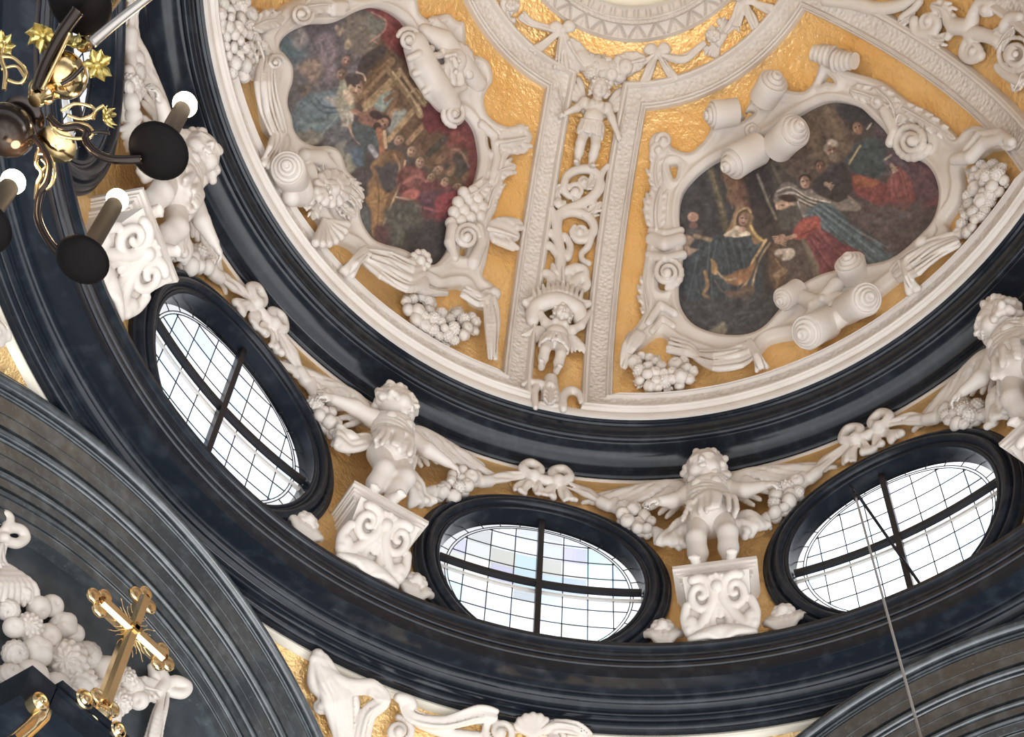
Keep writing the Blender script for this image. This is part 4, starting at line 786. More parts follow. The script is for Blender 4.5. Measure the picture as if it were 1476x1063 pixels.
c.poly([(1310, 240), (1352, 240), (1364, 280), (1340, 300), (1322, 280)], (84, 54, 62), 8); c.line([(1316, 236), (1342, 252)], 5, (112, 66, 68), 5, .7); c.line([(1330, 300), (1360, 284)], 6, (116, 54, 54), 5, .8); c.poly([(1240, 300), (1330, 300), (1350, 330), (1290, 360), (1230, 340)], (80, 66, 66), 12, .8)
for k in range(26): x, y = c.g.uniform(1200, 1350), c.g.uniform(300, 392); c.line([(x, y), (x + c.g.uniform(12, 30), y - c.g.uniform(4, 14))], c.g.uniform(2, 4), (92, 88, 90) if k % 2 else (54, 56, 62), 4, .45)
c.line([(1222, 282), (1230, 290)], 3, (140, 116, 100), 2)
# the heads behind
c.face(1236, 184, 9, -20, (156, 110, 84), (48, 38, 34), (96, 64, 50)); c.line([(1250, 186), (1256, 178)], 2.6, (150, 140, 126), 1.6); c.face(1199, 217, 10, -10, (156, 114, 88), (130, 118, 106), (98, 66, 50), beard=(110, 92, 78)); c.oval(1200, 206, 8, 5, (168, 146, 128), 20, 3); c.face(1182, 240, 8, 0, (128, 88, 66), (62, 44, 36), (84, 54, 42)); c.face(1161, 262, 9, -10, (176, 140, 112), (44, 32, 30), (108, 74, 58), prof=-.4); c.poly([(1180, 250), (1216, 232), (1226, 262), (1216, 290), (1186, 282), (1172, 266)], (52, 46, 48), 6); c.hand(1192, 266, 5, 30, (158, 126, 102))
# woman with the striped veil
c.poly([(1116, 290), (1126, 266), (1150, 268), (1200, 290), (1226, 286), (1240, 300), (1216, 304), (1180, 300), (1162, 318), (1150, 306), (1130, 298)], (118, 106, 96), 3)
for k in range(6): o = k*3.6; c.line([(1120 + o*.5, 276 + o*.9), (1140 + o*.4, 270 + o*1.1), (1164 + o*.5, 284 + o*.9), (1196 + o*.3, 292 + o*.9)], 1.7, (184, 172, 158) if k % 2 == 0 else (64, 54, 50), 1.2, .9)
c.line([(1150, 290), (1158, 312), (1178, 296)], 2, (176, 168, 156), 1.4); c.line([(1110, 282), (1106, 290)], 1.6, (120, 110, 98), 1.4, .7)
c.poly([(1120, 292), (1134, 290), (1148, 296), (1142, 304), (1128, 304), (1119, 300)], (176, 136, 108), 2.5); c.oval(1136, 286, 14, 5, (58, 42, 36), 8, 2); c.line([(1119, 296), (1120, 301)], 3, (188, 150, 120), 1.5); c.line([(1126, 296), (1130, 296)], 1.4, (50, 36, 32), 1); c.poly([(1124, 304), (1152, 300), (1156, 326), (1126, 330)], (74, 70, 66), 4)
c.poly([(1164, 304), (1200, 296), (1246, 340), (1290, 372), (1256, 390), (1210, 360), (1172, 326)], (74, 92, 100), 6); c.folds((1176, 302), (1262, 372), 42, 9, (112, 130, 136), (46, 56, 64), lw=2.4)
c.poly([(1150, 322), (1172, 312), (1184, 324), (1176, 338), (1152, 346), (1142, 336)], (158, 66, 58), 3); c.line([(1156, 324), (1168, 330)], 3, (184, 92, 78), 3, .8); c.line([(1152, 340), (1176, 330)], 2, (104, 42, 40), 2, .8)
c.poly([(1160, 346), (1184, 330), (1216, 350), (1246, 368), (1236, 392), (1190, 400), (1168, 372)], (116, 54, 60), 4); c.folds((1176, 338), (1220, 390), 40, 7, (150, 80, 80), (82, 36, 42)); c.poly([(1154, 348), (1164, 352), (1186, 404), (1176, 408)], (110, 98, 82), 3)
c.poly([(1124, 352), (1150, 350), (1178, 410), (1130, 430), (1112, 400)], (84, 70, 64), 8)
# seated woman
c.poly([(1004, 346), (1040, 340), (1080, 340), (1100, 350), (1096, 420), (1070, 450), (1010, 440), (985, 420), (988, 370)], (52, 62, 70), 6); c.folds((1040, 346), (1040, 440), 90, 12, (78, 90, 96), (36, 44, 52), lw=2.6)
c.poly([(1048, 334), (1056, 308), (1068, 297), (1080, 302), (1086, 326), (1100, 346), (1090, 352), (1076, 336), (1046, 342)], (128, 96, 64), 3); c.oval(1071, 314, 11, 15, (88, 62, 46), 10, 2); c.face(1072, 316, 9, 8, (178, 138, 116), (104, 78, 54), (118, 82, 66)); c.line([(1058, 330), (1062, 308), (1076, 300), (1082, 306)], 3.4, (160, 124, 88), 1.8); c.poly([(1044, 340), (1062, 330), (1078, 334), (1076, 339)], (184, 164, 138), 2); c.oval(1070, 331, 5, 4, (176, 136, 114), 0, 2)
c.line([(1082, 326), (1090, 340), (1102, 348)], 4, (176, 146, 78), 2); c.line([(1104, 346), (1092, 366), (1084, 380), (1078, 402), (1070, 416)], 4, (164, 130, 84), 2); c.line([(1110, 350), (1096, 372), (1088, 396), (1080, 430)], 3, (142, 116, 82), 2); c.poly([(1088, 372), (1080, 402), (1060, 410), (1040, 402), (1056, 398), (1074, 388)], (134, 90, 58), 3); c.line([(1026, 376), (1034, 392), (1046, 403), (1060, 402)], 3, (156, 128, 96), 2); c.poly([(1022, 376), (1030, 378), (1034, 396), (1024, 392)], (150, 112, 68), 3); c.line([(1016, 392), (1020, 412), (1014, 424), (1022, 430)], 5, (148, 108, 70), 2.5); c.line([(1030, 404), (1046, 424), (1076, 430)], 2.4, (112, 92, 78), 2, .8); c.poly([(1048, 420), (1084, 412), (1078, 432), (1052, 426)], (104, 80, 68), 4)
c.poly([(1112, 356), (1124, 352), (1128, 384), (1136, 392), (1122, 420), (1110, 400)], (98, 72, 54), 4); c.poly([(1118, 360), (1140, 358), (1142, 372), (1128, 378)], (180, 162, 146), 3); c.line([(1118, 374), (1128, 388)], 2, (150, 118, 82), 1.6); c.poly([(1116, 390), (1136, 390), (1124, 402), (1120, 418)], (136, 108, 80), 3)
c.hand(1126, 342, 6, 160, (180, 138, 110)); c.hand(1122, 348, 6, 10, (170, 128, 100)); c.line([(1128, 346), (1146, 340)], 6, (170, 126, 100), 2)
# small figure at the left
c.oval(999, 313, 8, 7, (168, 120, 100), 0, 2); c.oval(999, 325, 6, 5, (120, 80, 70), 0, 2.5); c.poly([(992, 328), (1012, 328), (1010, 342), (990, 342)], (70, 66, 70), 4); c.line([(1002, 340), (1024, 346)], 6, (130, 108, 80), 3); c.poly([(986, 340), (1000, 342), (994, 354), (1004, 360), (992, 370), (985, 362)], (150, 120, 100), 3)
# floor
c.poly([(985, 440), (1060, 430), (1150, 420), (1130, 470), (1070, 500), (1000, 490)], (58, 60, 64), 12)
for k in range(24): x, y = c.g.uniform(1000, 1130), c.g.uniform(436, 486); c.line([(x, y), (x + c.g.uniform(10, 26), y - c.g.uniform(2, 8))], c.g.uniform(1.5, 3.5), (86, 92, 96) if k % 2 else (44, 48, 54), 3, .5)
c.poly([(1012, 486), (1044, 464), (1046, 480), (1034, 490)], (116, 110, 92), 4)
PAINT_R = c.build('ceiling_painting', 'dark painting of a veiled woman in red clasping hands with a seated woman')
# ================================================================== STUCCO FIGURES
def raw(cl):
    """mesh of a Clay made in its own local frame"""
    lo, hi = cl.bounds(np.eye(3), np.zeros(3)); h = cl.res; lo = lo - 3*h; hi = hi + 3*h
    shape = tuple((np.ceil((hi-lo)/h).astype(int) + 1).tolist()); V, F = nets(cl.field(lo, np.eye(3), shape)); return lo + V*h, F
def placed(cl, name, M, parent, mt=None):
    V, F = raw(cl); A = np.array(M); W = V @ A[:3, :3].T + A[:3, 3]; return mesh_obj(name, W, F, mt or M_STUCCO, parent)
def wall_frame(azd, z, h=0.0, s=1.0, roll_=0.0):
    a = math.radians(azd); ex = np.array([math.cos(a), -math.sin(a), 0]); ey = np.array([0, 0, 1.0]); ez = np.array([-math.sin(a), -math.cos(a), 0])
    c, sn = math.cos(math.radians(roll_)), math.sin(math.radians(roll_)); return frame(cyl(azd, RD - h, z), c*ex + sn*ey, -sn*ex + c*ey, ez, s)
def dome_frame(px, py, s=1.0, roll_=0.0, h=0.0, drop=0.0):
    P = D_(px, py); ez = dome_n(P); a = math.atan2(P[0], P[1]); ex = np.array([math.cos(a), -math.sin(a), 0]); ey = np.cross(ez, ex)
    c, sn = math.cos(math.radians(roll_)), math.sin(math.radians(roll_)); return frame(P + ez*h - drop*s*(-sn*ex + c*ey), c*ex + sn*ey, -sn*ex + c*ey, ez, s)
def rotv(v, yaw, pitch, tilt):
    x, y, z = v; c, s = math.cos(yaw), math.sin(yaw); x, z = c*x + s*z, -s*x + c*z
    c, s = math.cos(pitch), math.sin(pitch); y, z = c*y - s*z, s*y + c*z
    c, s = math.cos(tilt), math.sin(tilt); x, y = c*x - s*y, s*x + c*y; return np.array([x, y, z])
def head(cl, hr, c, yaw=0, pitch=0, tilt=0, r=0.105, curls=60, seed=1):
    """child's head at c: skull, cheeks, brow, sunk eyes, nose, lips, ears; curls go to the hair clay"""
    T = lambda x, y, z: c + rotv((x*r, y*r, z*r), yaw, pitch, tilt); k = r*0.16
    cl.ell(c + rotv((0, .05*r, 0), yaw, pitch, tilt), np.array([rotv(e, yaw, pitch, tilt) for e in np.eye(3)]), (r*.86, r*1.0, r*.95), k)
    cl.ball(T(.36, -.42, .50), r*.36, k).ball(T(-.36, -.42, .50), r*.36, k).ball(T(0, -.78, .52), r*.26, k)
    cl.cap(T(-.50, .12, .80), T(-.12, .10, .95), r*.10, r*.10, k*.6).cap(T(.12, .10, .95), T(.50, .12, .80), r*.10, r*.10, k*.6)
    for s in (-1, 1):
        cl.ball(T(.33*s, -.06, .97), r*.15, k*.5, cut=True); cl.ball(T(.33*s, -.06, .80), r*.12, k*.2); cl.cap(T(.20*s, -.02, .90), T(.46*s, -.04, .84), r*.035, r*.03, k*.2)
        cl.ell(T(.90*s, -.08, .05), np.array([rotv(e, yaw, pitch, tilt) for e in np.eye(3)]), (r*.10, r*.22, r*.14), k*.3)
    cl.cap(T(0, .06, .93), T(0, -.24, 1.06), r*.075, r*.13, k*.5); cl.ball(T(.10, -.27, .98), r*.075, k*.3).ball(T(-.10, -.27, .98), r*.075, k*.3)
    cl.cap(T(-.17, -.50, .93), T(.17, -.50, .93), r*.065, r*.065, k*.3); cl.cap(T(-.11, -.61, .90), T(.11, -.61, .90), r*.07, r*.07, k*.3); cl.cap(T(-.18, -.555, .98), T(.18, -.555, .98), r*.022, r*.022, 0.0, cut=True)
    hr.ball(T(0, .20, -.16), r*.95, k*.5)
    g = np.random.default_rng(seed)
    for i in range(curls):
        u = g.uniform(-1, 1); ph = g.uniform(0, 2*PI); v = np.array([math.cos(ph)*math.sqrt(1-u*u), u, math.sin(ph)*math.sqrt(1-u*u)])
        if v[2] > 0.35 and v[1] < 0.62: v[2] = -v[2]*0.5; v[0] = math.copysign(max(abs(v[0]), .6), v[0]); v /= np.linalg.norm(v)
        if v[1] < -0.55: v[1] = -0.4; v /= np.linalg.norm(v)
        p = T(v[0]*.90, .08 + v[1]*.98, v[2]*.92 - .05); q = T(v[0]*.98 + g.normal()*.10, v[1]*1.02 + .02 + g.normal()*.10, v[2]*.95 - .05); hr.cap(p, q, r*.19, r*.18, r*.03)
        
def hand(cl, w, d, up, r=0.022, curl=1.1):
    """palm with four bent fingers of unequal length and a side thumb; w wrist, d pointing direction, up = back of the hand"""
    d = unit(d); up = unit(up - d*(up @ d)); sd = np.cross(d, up)
    cl.ell(w + d*r*1.5, np.array([d, sd, up]), (r*1.6, r*1.25, r*.75), r*.4)
    for i, L in enumerate((1.2, 1.45, 1.35, 1.05)):
        b = w + d*r*2.6 + sd*r*(i - 1.5)*.66; m = b + d*r*L*.6 - up*r*curl*.35*L; e = m + d*r*L*.35 - up*r*curl*.95*L; cl.cap(b, m, r*.36, r*.33, r*.12).cap(m, e, r*.33, r*.27, r*.08)
    b = w + d*r*.8 - sd*r*1.0; m = b + d*r*.7 - sd*r*.6 - up*r*.3; cl.cap(b, m, r*.42, r*.36, r*.15).cap(m, m + d*r*.7 - up*r*.5, r*.36, r*.28, r*.1)
def wing(root, tip, drop, n=7, w=0.05, z0=0.0):
    """arched feathered wing: a rounded leading edge and layered quills"""
    cl = Clay(0.011, 0.008); root = np.array(root, float); tip = np.array(tip, float); d = tip - root; L = np.hypot(*d[:2]); dn = np.array([0, -1, 0.])
    arch = [root, root + d*.18 + np.array([0, L*.10, .02]), root + d*.55 + np.array([0, L*.06, .02]), tip]
    A = catmull(arch, 6); cl.path(A, np.linspace(w*.95, w*.35, len(A)))
    for row, (f, wd) in enumerate(((1.0, .60), (.62, .50), (.34, .42))):
        for i in range(n):
            t = (i + .5)/n; b = A[min(len(A)-1, int(t*(len(A)-1)*.8))] - np.array([0, 0, .004 - row*.012]); e = b + d*(0.22 + .34*t)*f + np.array([0, -drop*f*(1 - .55*t), 0]); m = (b+e)/2 + np.array([0, -drop*.10, .012])
            cl.path(catmull([b, m, e], 3), np.linspace(w*wd*.62, w*wd*.40, 7), 0.006)
    return cl
def putto(name, M, label, armL, armR, legs=((-.085, .25, .15), (-.08, .045, .11), (.085, .25, .15), (.08, .045, .11)), yaw=0, pitch=0, tilt=0, wings=(), cloth='skirt', seed=1, group=None, res=0.0105, bulk=1.0, hips=(0, .46, .11), hr_=.107):
    e = empty(name, None, label, 'statue', group, M=Matrix.Translation(M.to_translation())); cl = Clay(res, 0.03); hr = Clay(res*.85, .008)
    P = lambda *a: np.array(a, float); hp = P(*hips); ch = P(0, .68, .12) + (hp - P(0, .46, .11))*.25; nk = P(0, .765, .125); hd = P(0, .875, .15)
    cl.ell(hp, np.eye(3), (.105*bulk, .085, .09)); cl.ell((hp + ch)/2 + P(0, -.02, .025), np.eye(3), (.098*bulk, .11, .092)); cl.ell(ch, np.eye(3), (.115*bulk, .09, .08)); cl.cap(nk - P(0, .03, 0), nk + P(0, .04, .01), .052, .048)
    cl.ball(ch + P(.05, .01, .07), .038, .03).ball(ch + P(-.05, .01, .07), .038, .03); cl.ball((hp + ch)/2 + P(0, -.03, .122), .010, .006, cut=True)
    for s, A in ((-1, armL), (1, armR)):
        sh = P(.115*s*bulk, .715, .11); el, ha = P(*A[0]), P(*A[1]); cl.ball(sh, .055); cl.cap(sh, el, .050, .042, .02).cap(el, ha, .044, .028, .018); hand(cl, ha, unit(ha - el), P(0, .35, 1.0) if len(A) < 3 else P(*A[2]), .024)
    for s, kn, an in ((-1, legs[0], legs[1]), (1, legs[2], legs[3])):
        h0 = hp + P(.062*s, -.03, 0); kn, an = P(*kn), P(*an); cl.cap(h0, kn, .072, .053, .03); mid = kn*.55 + an*.45 + P(0, 0, -.015); cl.cap(kn, mid, .054, .055, .02).cap(mid, an, .052, .033, .02)
        toe = an + P(.02*s, -.025, .085); cl.cap(an + P(0, -.012, -.012), toe, .034, .026, .02)
        for t in range(5): cl.ball(toe + P((t-2)*.012, -.006, .018 - .004*abs(t-1)), .0105, .004)
    head(cl, hr, hd, yaw, pitch, tilt, r=hr_, curls=int(60*(hr_/.107)**2), seed=seed)
    placed(cl, 'body', M, e); placed(hr, 'hair', M, e)
    if cloth:
        c = Clay(res, .010); g = np.random.default_rng(seed + 9)
        if cloth == 'skirt':
            for i in range(15):
                a = -1.75 + 3.5*i/14; o = P(math.sin(a)*.112*bulk, 0, math.cos(a)*.10); b = hp + P(0, .035, .004) + o*.96; m = hp + P(0, -.03, .012) + o*1.04 + g.normal(size=3)*.006; f = hp + P(0, -.09 - .03*g.random(), .012) + o*1.08; c.path(catmull([b, m, f], 3), np.linspace(.014, .018, 7))
            for i in range(3): c.path([hp + P(math.sin(a)*.112*bulk, .04 - .02*i + .01*math.sin(3*a + i), .004 + math.cos(a)*.100) for a in np.linspace(-1.9, 1.9, 14)], .013)
        if cloth == 'sash':
            c.ell(P(0, .635, .12), np.eye(3), (.118*bulk, .125, .100)); c.ell(hp + P(.0, -.005, .004), np.eye(3), (.122*bulk, .115, .110))
            for i in range(9):
                c.path([P(math.sin(a)*(.122 - .002*i)*bulk, .735 - .024*i + .016*math.sin(2*a + i*.8), .12 + math.cos(a)*(.088 + .002*i)) for a in np.linspace(-1.9, 1.9, 16)], .0095 + .003*g.random())
            for i in range(12):
                a = -1.5 + 3.0*i/11; o = P(math.sin(a)*.112*bulk, 0, math.cos(a)*.098); w_ = .02*g.normal(); c.path(catmull([P(w_, .56, .115) + o, hp + P(.02 + w_, .05, .022) + o*1.05, hp + P(w_*1.5, -.05 - .05*g.random(), .02) + o*1.12], 4), np.linspace(.010, .012, 9), .018)
        placed(c, 'loincloth' if cloth == 'skirt' else 'tunic', M, e)
    for w in wings: placed(wing(*w), 'wing', M, e)
    return e
def flutter(parent, M, pts, wd, n=8, seed=0, name='drapery'):
    """loose cloth blowing out to the side: fanned folds in local units"""
    g = np.random.default_rng(seed); c = Clay(.0085, .008); pts = np.array(pts, float); C = catmull(pts, 6); m = len(C); T = np.gradient(C, axis=0); N = np.stack([-T[:, 1], T[:, 0], 0*T[:, 0]], 1); N /= np.linalg.norm(N, axis=1, keepdims=True); w = np.linspace(.35, 1, m)*wd
    for i in range(n):
        o = (i + .5)/n*2 - 1; ph = g.uniform(0, 6); c.path(C + N*(o*w)[:, None]*.5 + np.array([0, 0, 1.])*(.018*np.sin(ph + np.arange(m)*.6))[:, None], np.linspace(.013, .019, m)*(wd/.16))
    return placed(c, name, M, parent)

# ---- the four winged children on brackets round the drum
PW = dict(wings=(((-.12, .84, .02), (-.64, .93, .03), .21, 9, .062), ((.12, .84, .02), (.64, .94, .03), .21, 9, .062)))
SP = 1.36; ZB = 9.60
BAYS = [(-22.5, 'beside the chandelier bulbs', 10), (22.5, 'between the left and middle oval windows', 11), (67.5, 'between the middle and right oval windows', 12), (112.5, 'cut by the right edge of the picture', 13)]
arms = {10: (((-.23, .66, .14), (-.36, .62, .16)), ((.22, .62, .15), (.33, .60, .18))), 11: (((-.24, .70, .13), (-.38, .66, .14)), ((.21, .63, .15), (.34, .61, .15))), 12: (((-.20, .62, .15), (-.27, .57, .20)), ((.21, .63, .15), (.31, .58, .20))), 13: (((-.20, .60, .15), (-.30, .58, .18)), ((.21, .64, .15), (.33, .62, .18)))}
look = {10: (-.5, .1, .1), 11: (.75, -.05, -.28), 12: (-.12, .16, .05), 13: (-.9, .1, .1)}
PUT = {}
for azd, where, sd in BAYS:
    M = wall_frame(azd, ZB, 0.10, SP, 4 if sd == 11 else 0); y, p, t = look[sd]
    lb = {10: 'white winged child statue standing near the lit chandelier bulbs', 11: 'white winged child statue between the left and middle oval windows, head turned right', 12: 'white winged child statue between the middle and right oval windows, face bowed', 13: 'white winged child statue cut off by the right edge of the picture'}[sd]
    legs = {11: ((-.05, .25, .16), (-.09, .045, .10), (.07, .25, .17), (.0, .045, .14))}.get(sd, ((-.085, .25, .15), (-.08, .045, .11), (.085, .25, .16), (.075, .045, .12)))
    o = PUT[sd] = putto('putto_statue', M, lb, *arms[sd], legs=legs, yaw=y, pitch=p, tilt=t, cloth='sash', seed=sd, bulk=1.0, hr_=.122, group='winged child statues round the drum', **PW)
    flutter(o, M, [(-.10, .55, .08), (-.20, .46, .09), (-.30, .45, .07)] if sd == 11 else [(-.10, .52, .08), (-.18, .42, .10), (-.22, .30, .09)], .17, 9, sd)
    flutter(o, M, [(.10, .46, .07), (.18, .36, .08), (.24, .28, .06)] if sd == 11 else [(.10, .50, .08), (.18, .42, .10), (.24, .34, .09)], .18, 9, sd + 5)

# ---- brackets under them
def corbel(azd, label):
    M0 = wall_frame(azd, ZB); e = empty('corbel', cyl(azd, RD, ZB), label, 'bracket', 'scrolled brackets under the winged children'); A = np.array(M0)
    def loc(V): return np.asarray(V) @ A[:3, :3].T + A[:3, 3]
    parts = []
    for w, d, y0, y1 in ((.30, .34, -.035, 0), (.285, .32, -.06, -.035), (.275, .305, -.075, -.06), (.26, .285, -.13, -.075), (.245, .27, -.15, -.13)): parts.append(box((0, (y0+y1)/2, d/2 - .03), (w, 0, 0), (0, (y1-y0)/2, 0), (0, 0, d/2 + .03)))
    V, F = merge(parts); mesh_obj('abacus', loc(V), F, M_STUCCO, e, smooth=False)
    V = []; n = 10
    for i in range(n):
        t = i/(n-1); w = .235*(1-t) + .20*t; d = .25*(1-t)**1.3 + .10 - .02*t
        V += [(-w, -.15 - .43*t, -.03), (-w, -.15 - .43*t, d), (w, -.15 - .43*t, d), (w, -.15 - .43*t, -.03)]
    mesh_obj('console', loc(V), grid_faces(n, 4, cv=True) + [(0, 1, 2, 3)], M_STUCCO, e, smooth=False)
    fz = lambda y: .25*(1 - min(1, max(0, (-y - .15)/.43)))**1.3 + .10
    def face(x, y, d=.012): return np.array([x, y, fz(y) + d])
    for s in (-1, 1):
        c = Clay(.009, .008); A_ = np.linspace(0, 1, 40); an = s*(-.4 + 2*PI*1.6*A_) + (PI/2); rr = .115*(1 - .85*A_)
        c.path([face(s*.122 + r*.92*math.cos(a), -.29 + r*math.sin(a), .012 + .03*u) for a, r, u in zip(an, rr, A_)], .036*(1 - .5*A_)); c.path(catmull([face(s*.05, -.19), face(s*.03, -.30), face(s*.10, -.42), face(s*.17, -.50), face(s*.21, -.44)], 6), np.linspace(.032, .048, 25))
        c.path(catmull([face(s*.225, -.33), face(s*.245, -.42), face(s*.21, -.52), face(s*.14, -.57)], 5), np.linspace(.028, .046, 16)); c.ball(face(s*.225, -.50, .02), .040); placed(c, 'volute', M0, e)
    c = Clay(.009, .010)
    for a in np.linspace(-1.1, 1.1, 7): c.path(catmull([face(0, -.42), face(.07*math.sin(a)*.7, -.30), face(.11*math.sin(a), -.30 + .12*math.cos(a), .03)], 4), np.linspace(.016, .022, 9))
    c.ball(face(0, -.25, .03), .050)
    for s in (-1, 1):
        c.path(catmull([face(s*.03, -.36), face(s*.06, -.45), face(s*.05, -.54, .03), face(s*.10, -.57)], 5), np.linspace(.022, .034, 16)); c.path(catmull([face(s*.13, -.45), face(s*.10, -.52, .03), face(s*.14, -.57)], 5), np.linspace(.02, .03, 11))
    placed(c, 'acanthus', M0, e)
    c = Clay(.010, .010)
    for a in np.linspace(-1.3, 1.3, 9): c.path(catmull([(0, -.62, .12), (.10*math.sin(a), -.60 + .05*math.cos(a), .17), (.22*math.sin(a), -.60 + .10*math.cos(a), .13)], 4), np.linspace(.022, .034, 9))
    placed(c, 'shell', M0, e); return e
for (azd, where, sd), lb in zip(BAYS, ('white scrolled bracket behind the bulb of the lower chandelier arm', 'white scrolled bracket tilted between the left and middle oval windows', 'white scrolled bracket between the middle and right oval windows', 'white scrolled bracket past the right oval window')): corbel(azd, lb)
def tuft(azd, label):
    M0 = wall_frame(azd, 9.02); e = empty('leaf_tuft', cyl(azd, RD, 9.02), label, 'ornament', 'leaf tufts standing on the lower cornice'); c = Clay(.009, .009); g = np.random.default_rng(int(azd*7))
    for a in np.linspace(-1.1, 1.1, 8): c.path(catmull([(0, -.02, .05), (.10*math.sin(a) + g.normal()*.008, .10, .09), (.15*math.sin(a), .10 + .13*math.cos(a), .05)], 4), np.linspace(.018, .028, 9))
    placed(c, 'leaf', M0, e); c = Clay(.009, .008)
    for a in np.linspace(-2.3, 2.3, 7): c.ball((.055*math.sin(a), .20 + .05*math.cos(a), .085), .032)
    c.ball((0, .20, .10), .045); placed(c, 'knot', M0, e)
for a, lb in ((22.5 - 8.5, 'white leaf tuft at the lower right of the left oval window'), (22.5 + 6.6, 'white leaf tuft at the lower left of the middle oval window'), (67.5 - 7.2, 'white leaf tuft at the lower right of the middle oval window'), (67.5 + 7.6, 'white leaf tuft at the lower left of the right oval window')): tuft(a, lb)

# ---- fruit festoons hung from bow to hand, one over each window
class Local(Relief):
    def __init__(self, azd, res=.010, k=.010): super().__init__(lambda x, y, h=0: cyl(azd + math.degrees(x/RD), RD - h, y), res, k); self.m = 1
    def line(self, pts, r, h=.05, k=None, cut=False, n=0):
        pts = np.asarray(pts, float); m = len(pts); r = np.broadcast_to(np.asarray(r, float), (m,)); hh = np.broadcast_to(np.asarray(h, float), (m,)); Q = np.concatenate([pts, r[:, None], hh[:, None]], 1)
        if n: Q = catmull(Q, n)
        return self.path([self.S(q[0], q[1], q[3]) for q in Q], Q[:, 2], k, cut)
    def dot(self, x, y, r, h=0, k=None, cut=False): return self.ball(self.S(x, y, h), r, k, cut)
    def cloth(self, pts, wd, folds=4, h=.05, k=.008):
        C = catmull(np.asarray(pts, float), 8); n = len(C); T = np.gradient(C, axis=0); T /= np.maximum(np.linalg.norm(T, axis=1, keepdims=True), 1e-6); N = np.stack([-T[:, 1], T[:, 0]], 1); t = np.linspace(0, 1, n); wd = np.interp(t, np.linspace(0, 1, len(wd)), wd)
        for f in range(folds):
            o = (f + .5)/folds*2 - 1; ph = rng.uniform(0, 6.28); self.line(C + N*(wd*.5*(o*.85 + .10*np.sin(ph + 5*t)))[:, None], wd*.5*(2.1/folds)*(.55 + .2*np.sin(2*ph + 7*t)), h + .015*(1-o*o) + .01*np.sin(ph + 4*t), k)
        return self
def festoon(azd, label, seed):
    e = empty('fruit_festoon', cyl(azd, RD, 10.9), label, 'garland', 'fruit festoons over the oval windows'); nrm = -unit(cyl(azd, 1, 0)); g = np.random.default_rng(seed)
    c = Local(azd)
    for s in (-1, 1):
        for q in ([(s*.10, 10.90), (s*.05, 11.02), (s*.14, 11.07), (s*.20, 10.98), (s*.11, 10.90)],): c.line(q, .036, [.08, .10, .11, .10, .08], n=5); c.line([(a*.92 + s*.008, b - .01) for a, b in q], .022, .125, n=5)
        c.dot(s*.10, 10.91, .052, .11)
        c.cloth([(s*.11, 10.88), (s*.17, 10.80), (s*.20, 10.70)], [.07, .11, .15], 4, .07); c.cloth([(s*.07, 10.88), (s*.05, 10.80), (s*.045, 10.72)], [.05, .09, .11], 3, .07)
    c.line([(-.12, 10.92), (0, 10.91), (.12, 10.92)], .045, .08); c.build('bow', M_STUCCO, e, nrm)
    for s in (-1, 1):
        c = Local(azd); c.cloth([(s*.16, 10.93), (s*.34, 10.84), (s*.48, 10.72)], [.07, .13, .08], 4, .07); c.line([(s*.46, 10.73), (s*.52, 10.69)], .05, .07)
        for i in range(5): c.line([(s*.52, 10.68), (s*(.57 + .01*i), 10.66 - .035*(i-2)), (s*(.64), 10.61 - .055*(i-2))], [.024, .034, .02], [.06, .09, .07], n=3)
        c.build('ribbon', M_STUCCO, e, nrm)
        pts = []
        for i in range(900):
            t = g.uniform(0, 1); x = .60 + .26*t; y = 10.62 - .24*t + g.uniform(-1, 1)*(.06 + .09*math.sin(PI*min(1, t*1.1))); r = g.uniform(.042, .066)
            if all(math.hypot(x-a, y-b) > (r+q)*.68 for a, b, q in pts): pts.append((x, y, r))
        c = Local(azd)
        for x, y, r in pts: c.dot(s*x, y, r*.8, .05)
        for i in range(4): c.line([(s*(.86), 10.38), (s*(.90 + .02*i), 10.33 - .02*i), (s*(.88 + .05*i), 10.24 + .01*i)], [.03, .036, .016], [.06, .09, .05], n=3)
        b = c.build('fruit_bunch', M_STUCCO, e, nrm)
        for x, y, r in pts:
            P = cyl(azd + math.degrees(s*x/RD), RD - .08 - g.uniform(0, .05), y); d = unit(nrm + .4*g.normal(size=3)); u = unit(np.cross(d, g.normal(size=3))); child('fruit', FRUIT[int(g.choice([0, 1, 2, 3, 0, 4]))], b, frame(P, u, np.cross(d, u), d, r))
    return e
for a, lb, sd in ((-45, 'fruit festoon at the top left behind the chandelier', 21), (0, 'fruit festoon over the left oval window, beside the black cornice', 22), (45, 'fruit festoon over the middle oval window', 23), (90, 'fruit festoon over the right oval window', 24)): festoon(a, lb, sd)

# ---- narrow strip between the two paintings
M = dome_frame(851, 184, 0.80, -1.5, .015, .5); o = putto('putto_statue', M, 'white winged child figure standing near the top of the narrow strip', ((-.20, .62, .13), (-.31, .53, .15)), ((.20, .60, .13), (.29, .45, .16)), yaw=.12, pitch=.1, cloth='skirt', seed=31, bulk=1.15)
for s_ in (-1, 1):
    w_ = Clay(.010, .010)
    for k, (x_, y_) in enumerate(((.25, .97), (.30, .90), (.33, .82), (.31, .74))): w_.path(catmull([(s_*.11, .66, .02), (s_*(x_*.75), y_*.6 + .30, .05), (s_*x_, y_, .035)], 4), np.linspace(.04, .030, 9))
    placed(w_, 'wing', M, o)
for s, q in ((-1, ((-.335, .50, .17), (-.47, .92, .05))), (1, ((.315, .42, .17), (.34, .85, .05)))):
    A = np.array(M); V, F = tube([np.array(q[0]) @ A[:3, :3].T + A[:3, 3], np.array(q[1]) @ A[:3, :3].T + A[:3, 3]], .008, 6); mesh_obj('bowstring', V, F, M_STUCCO, o)
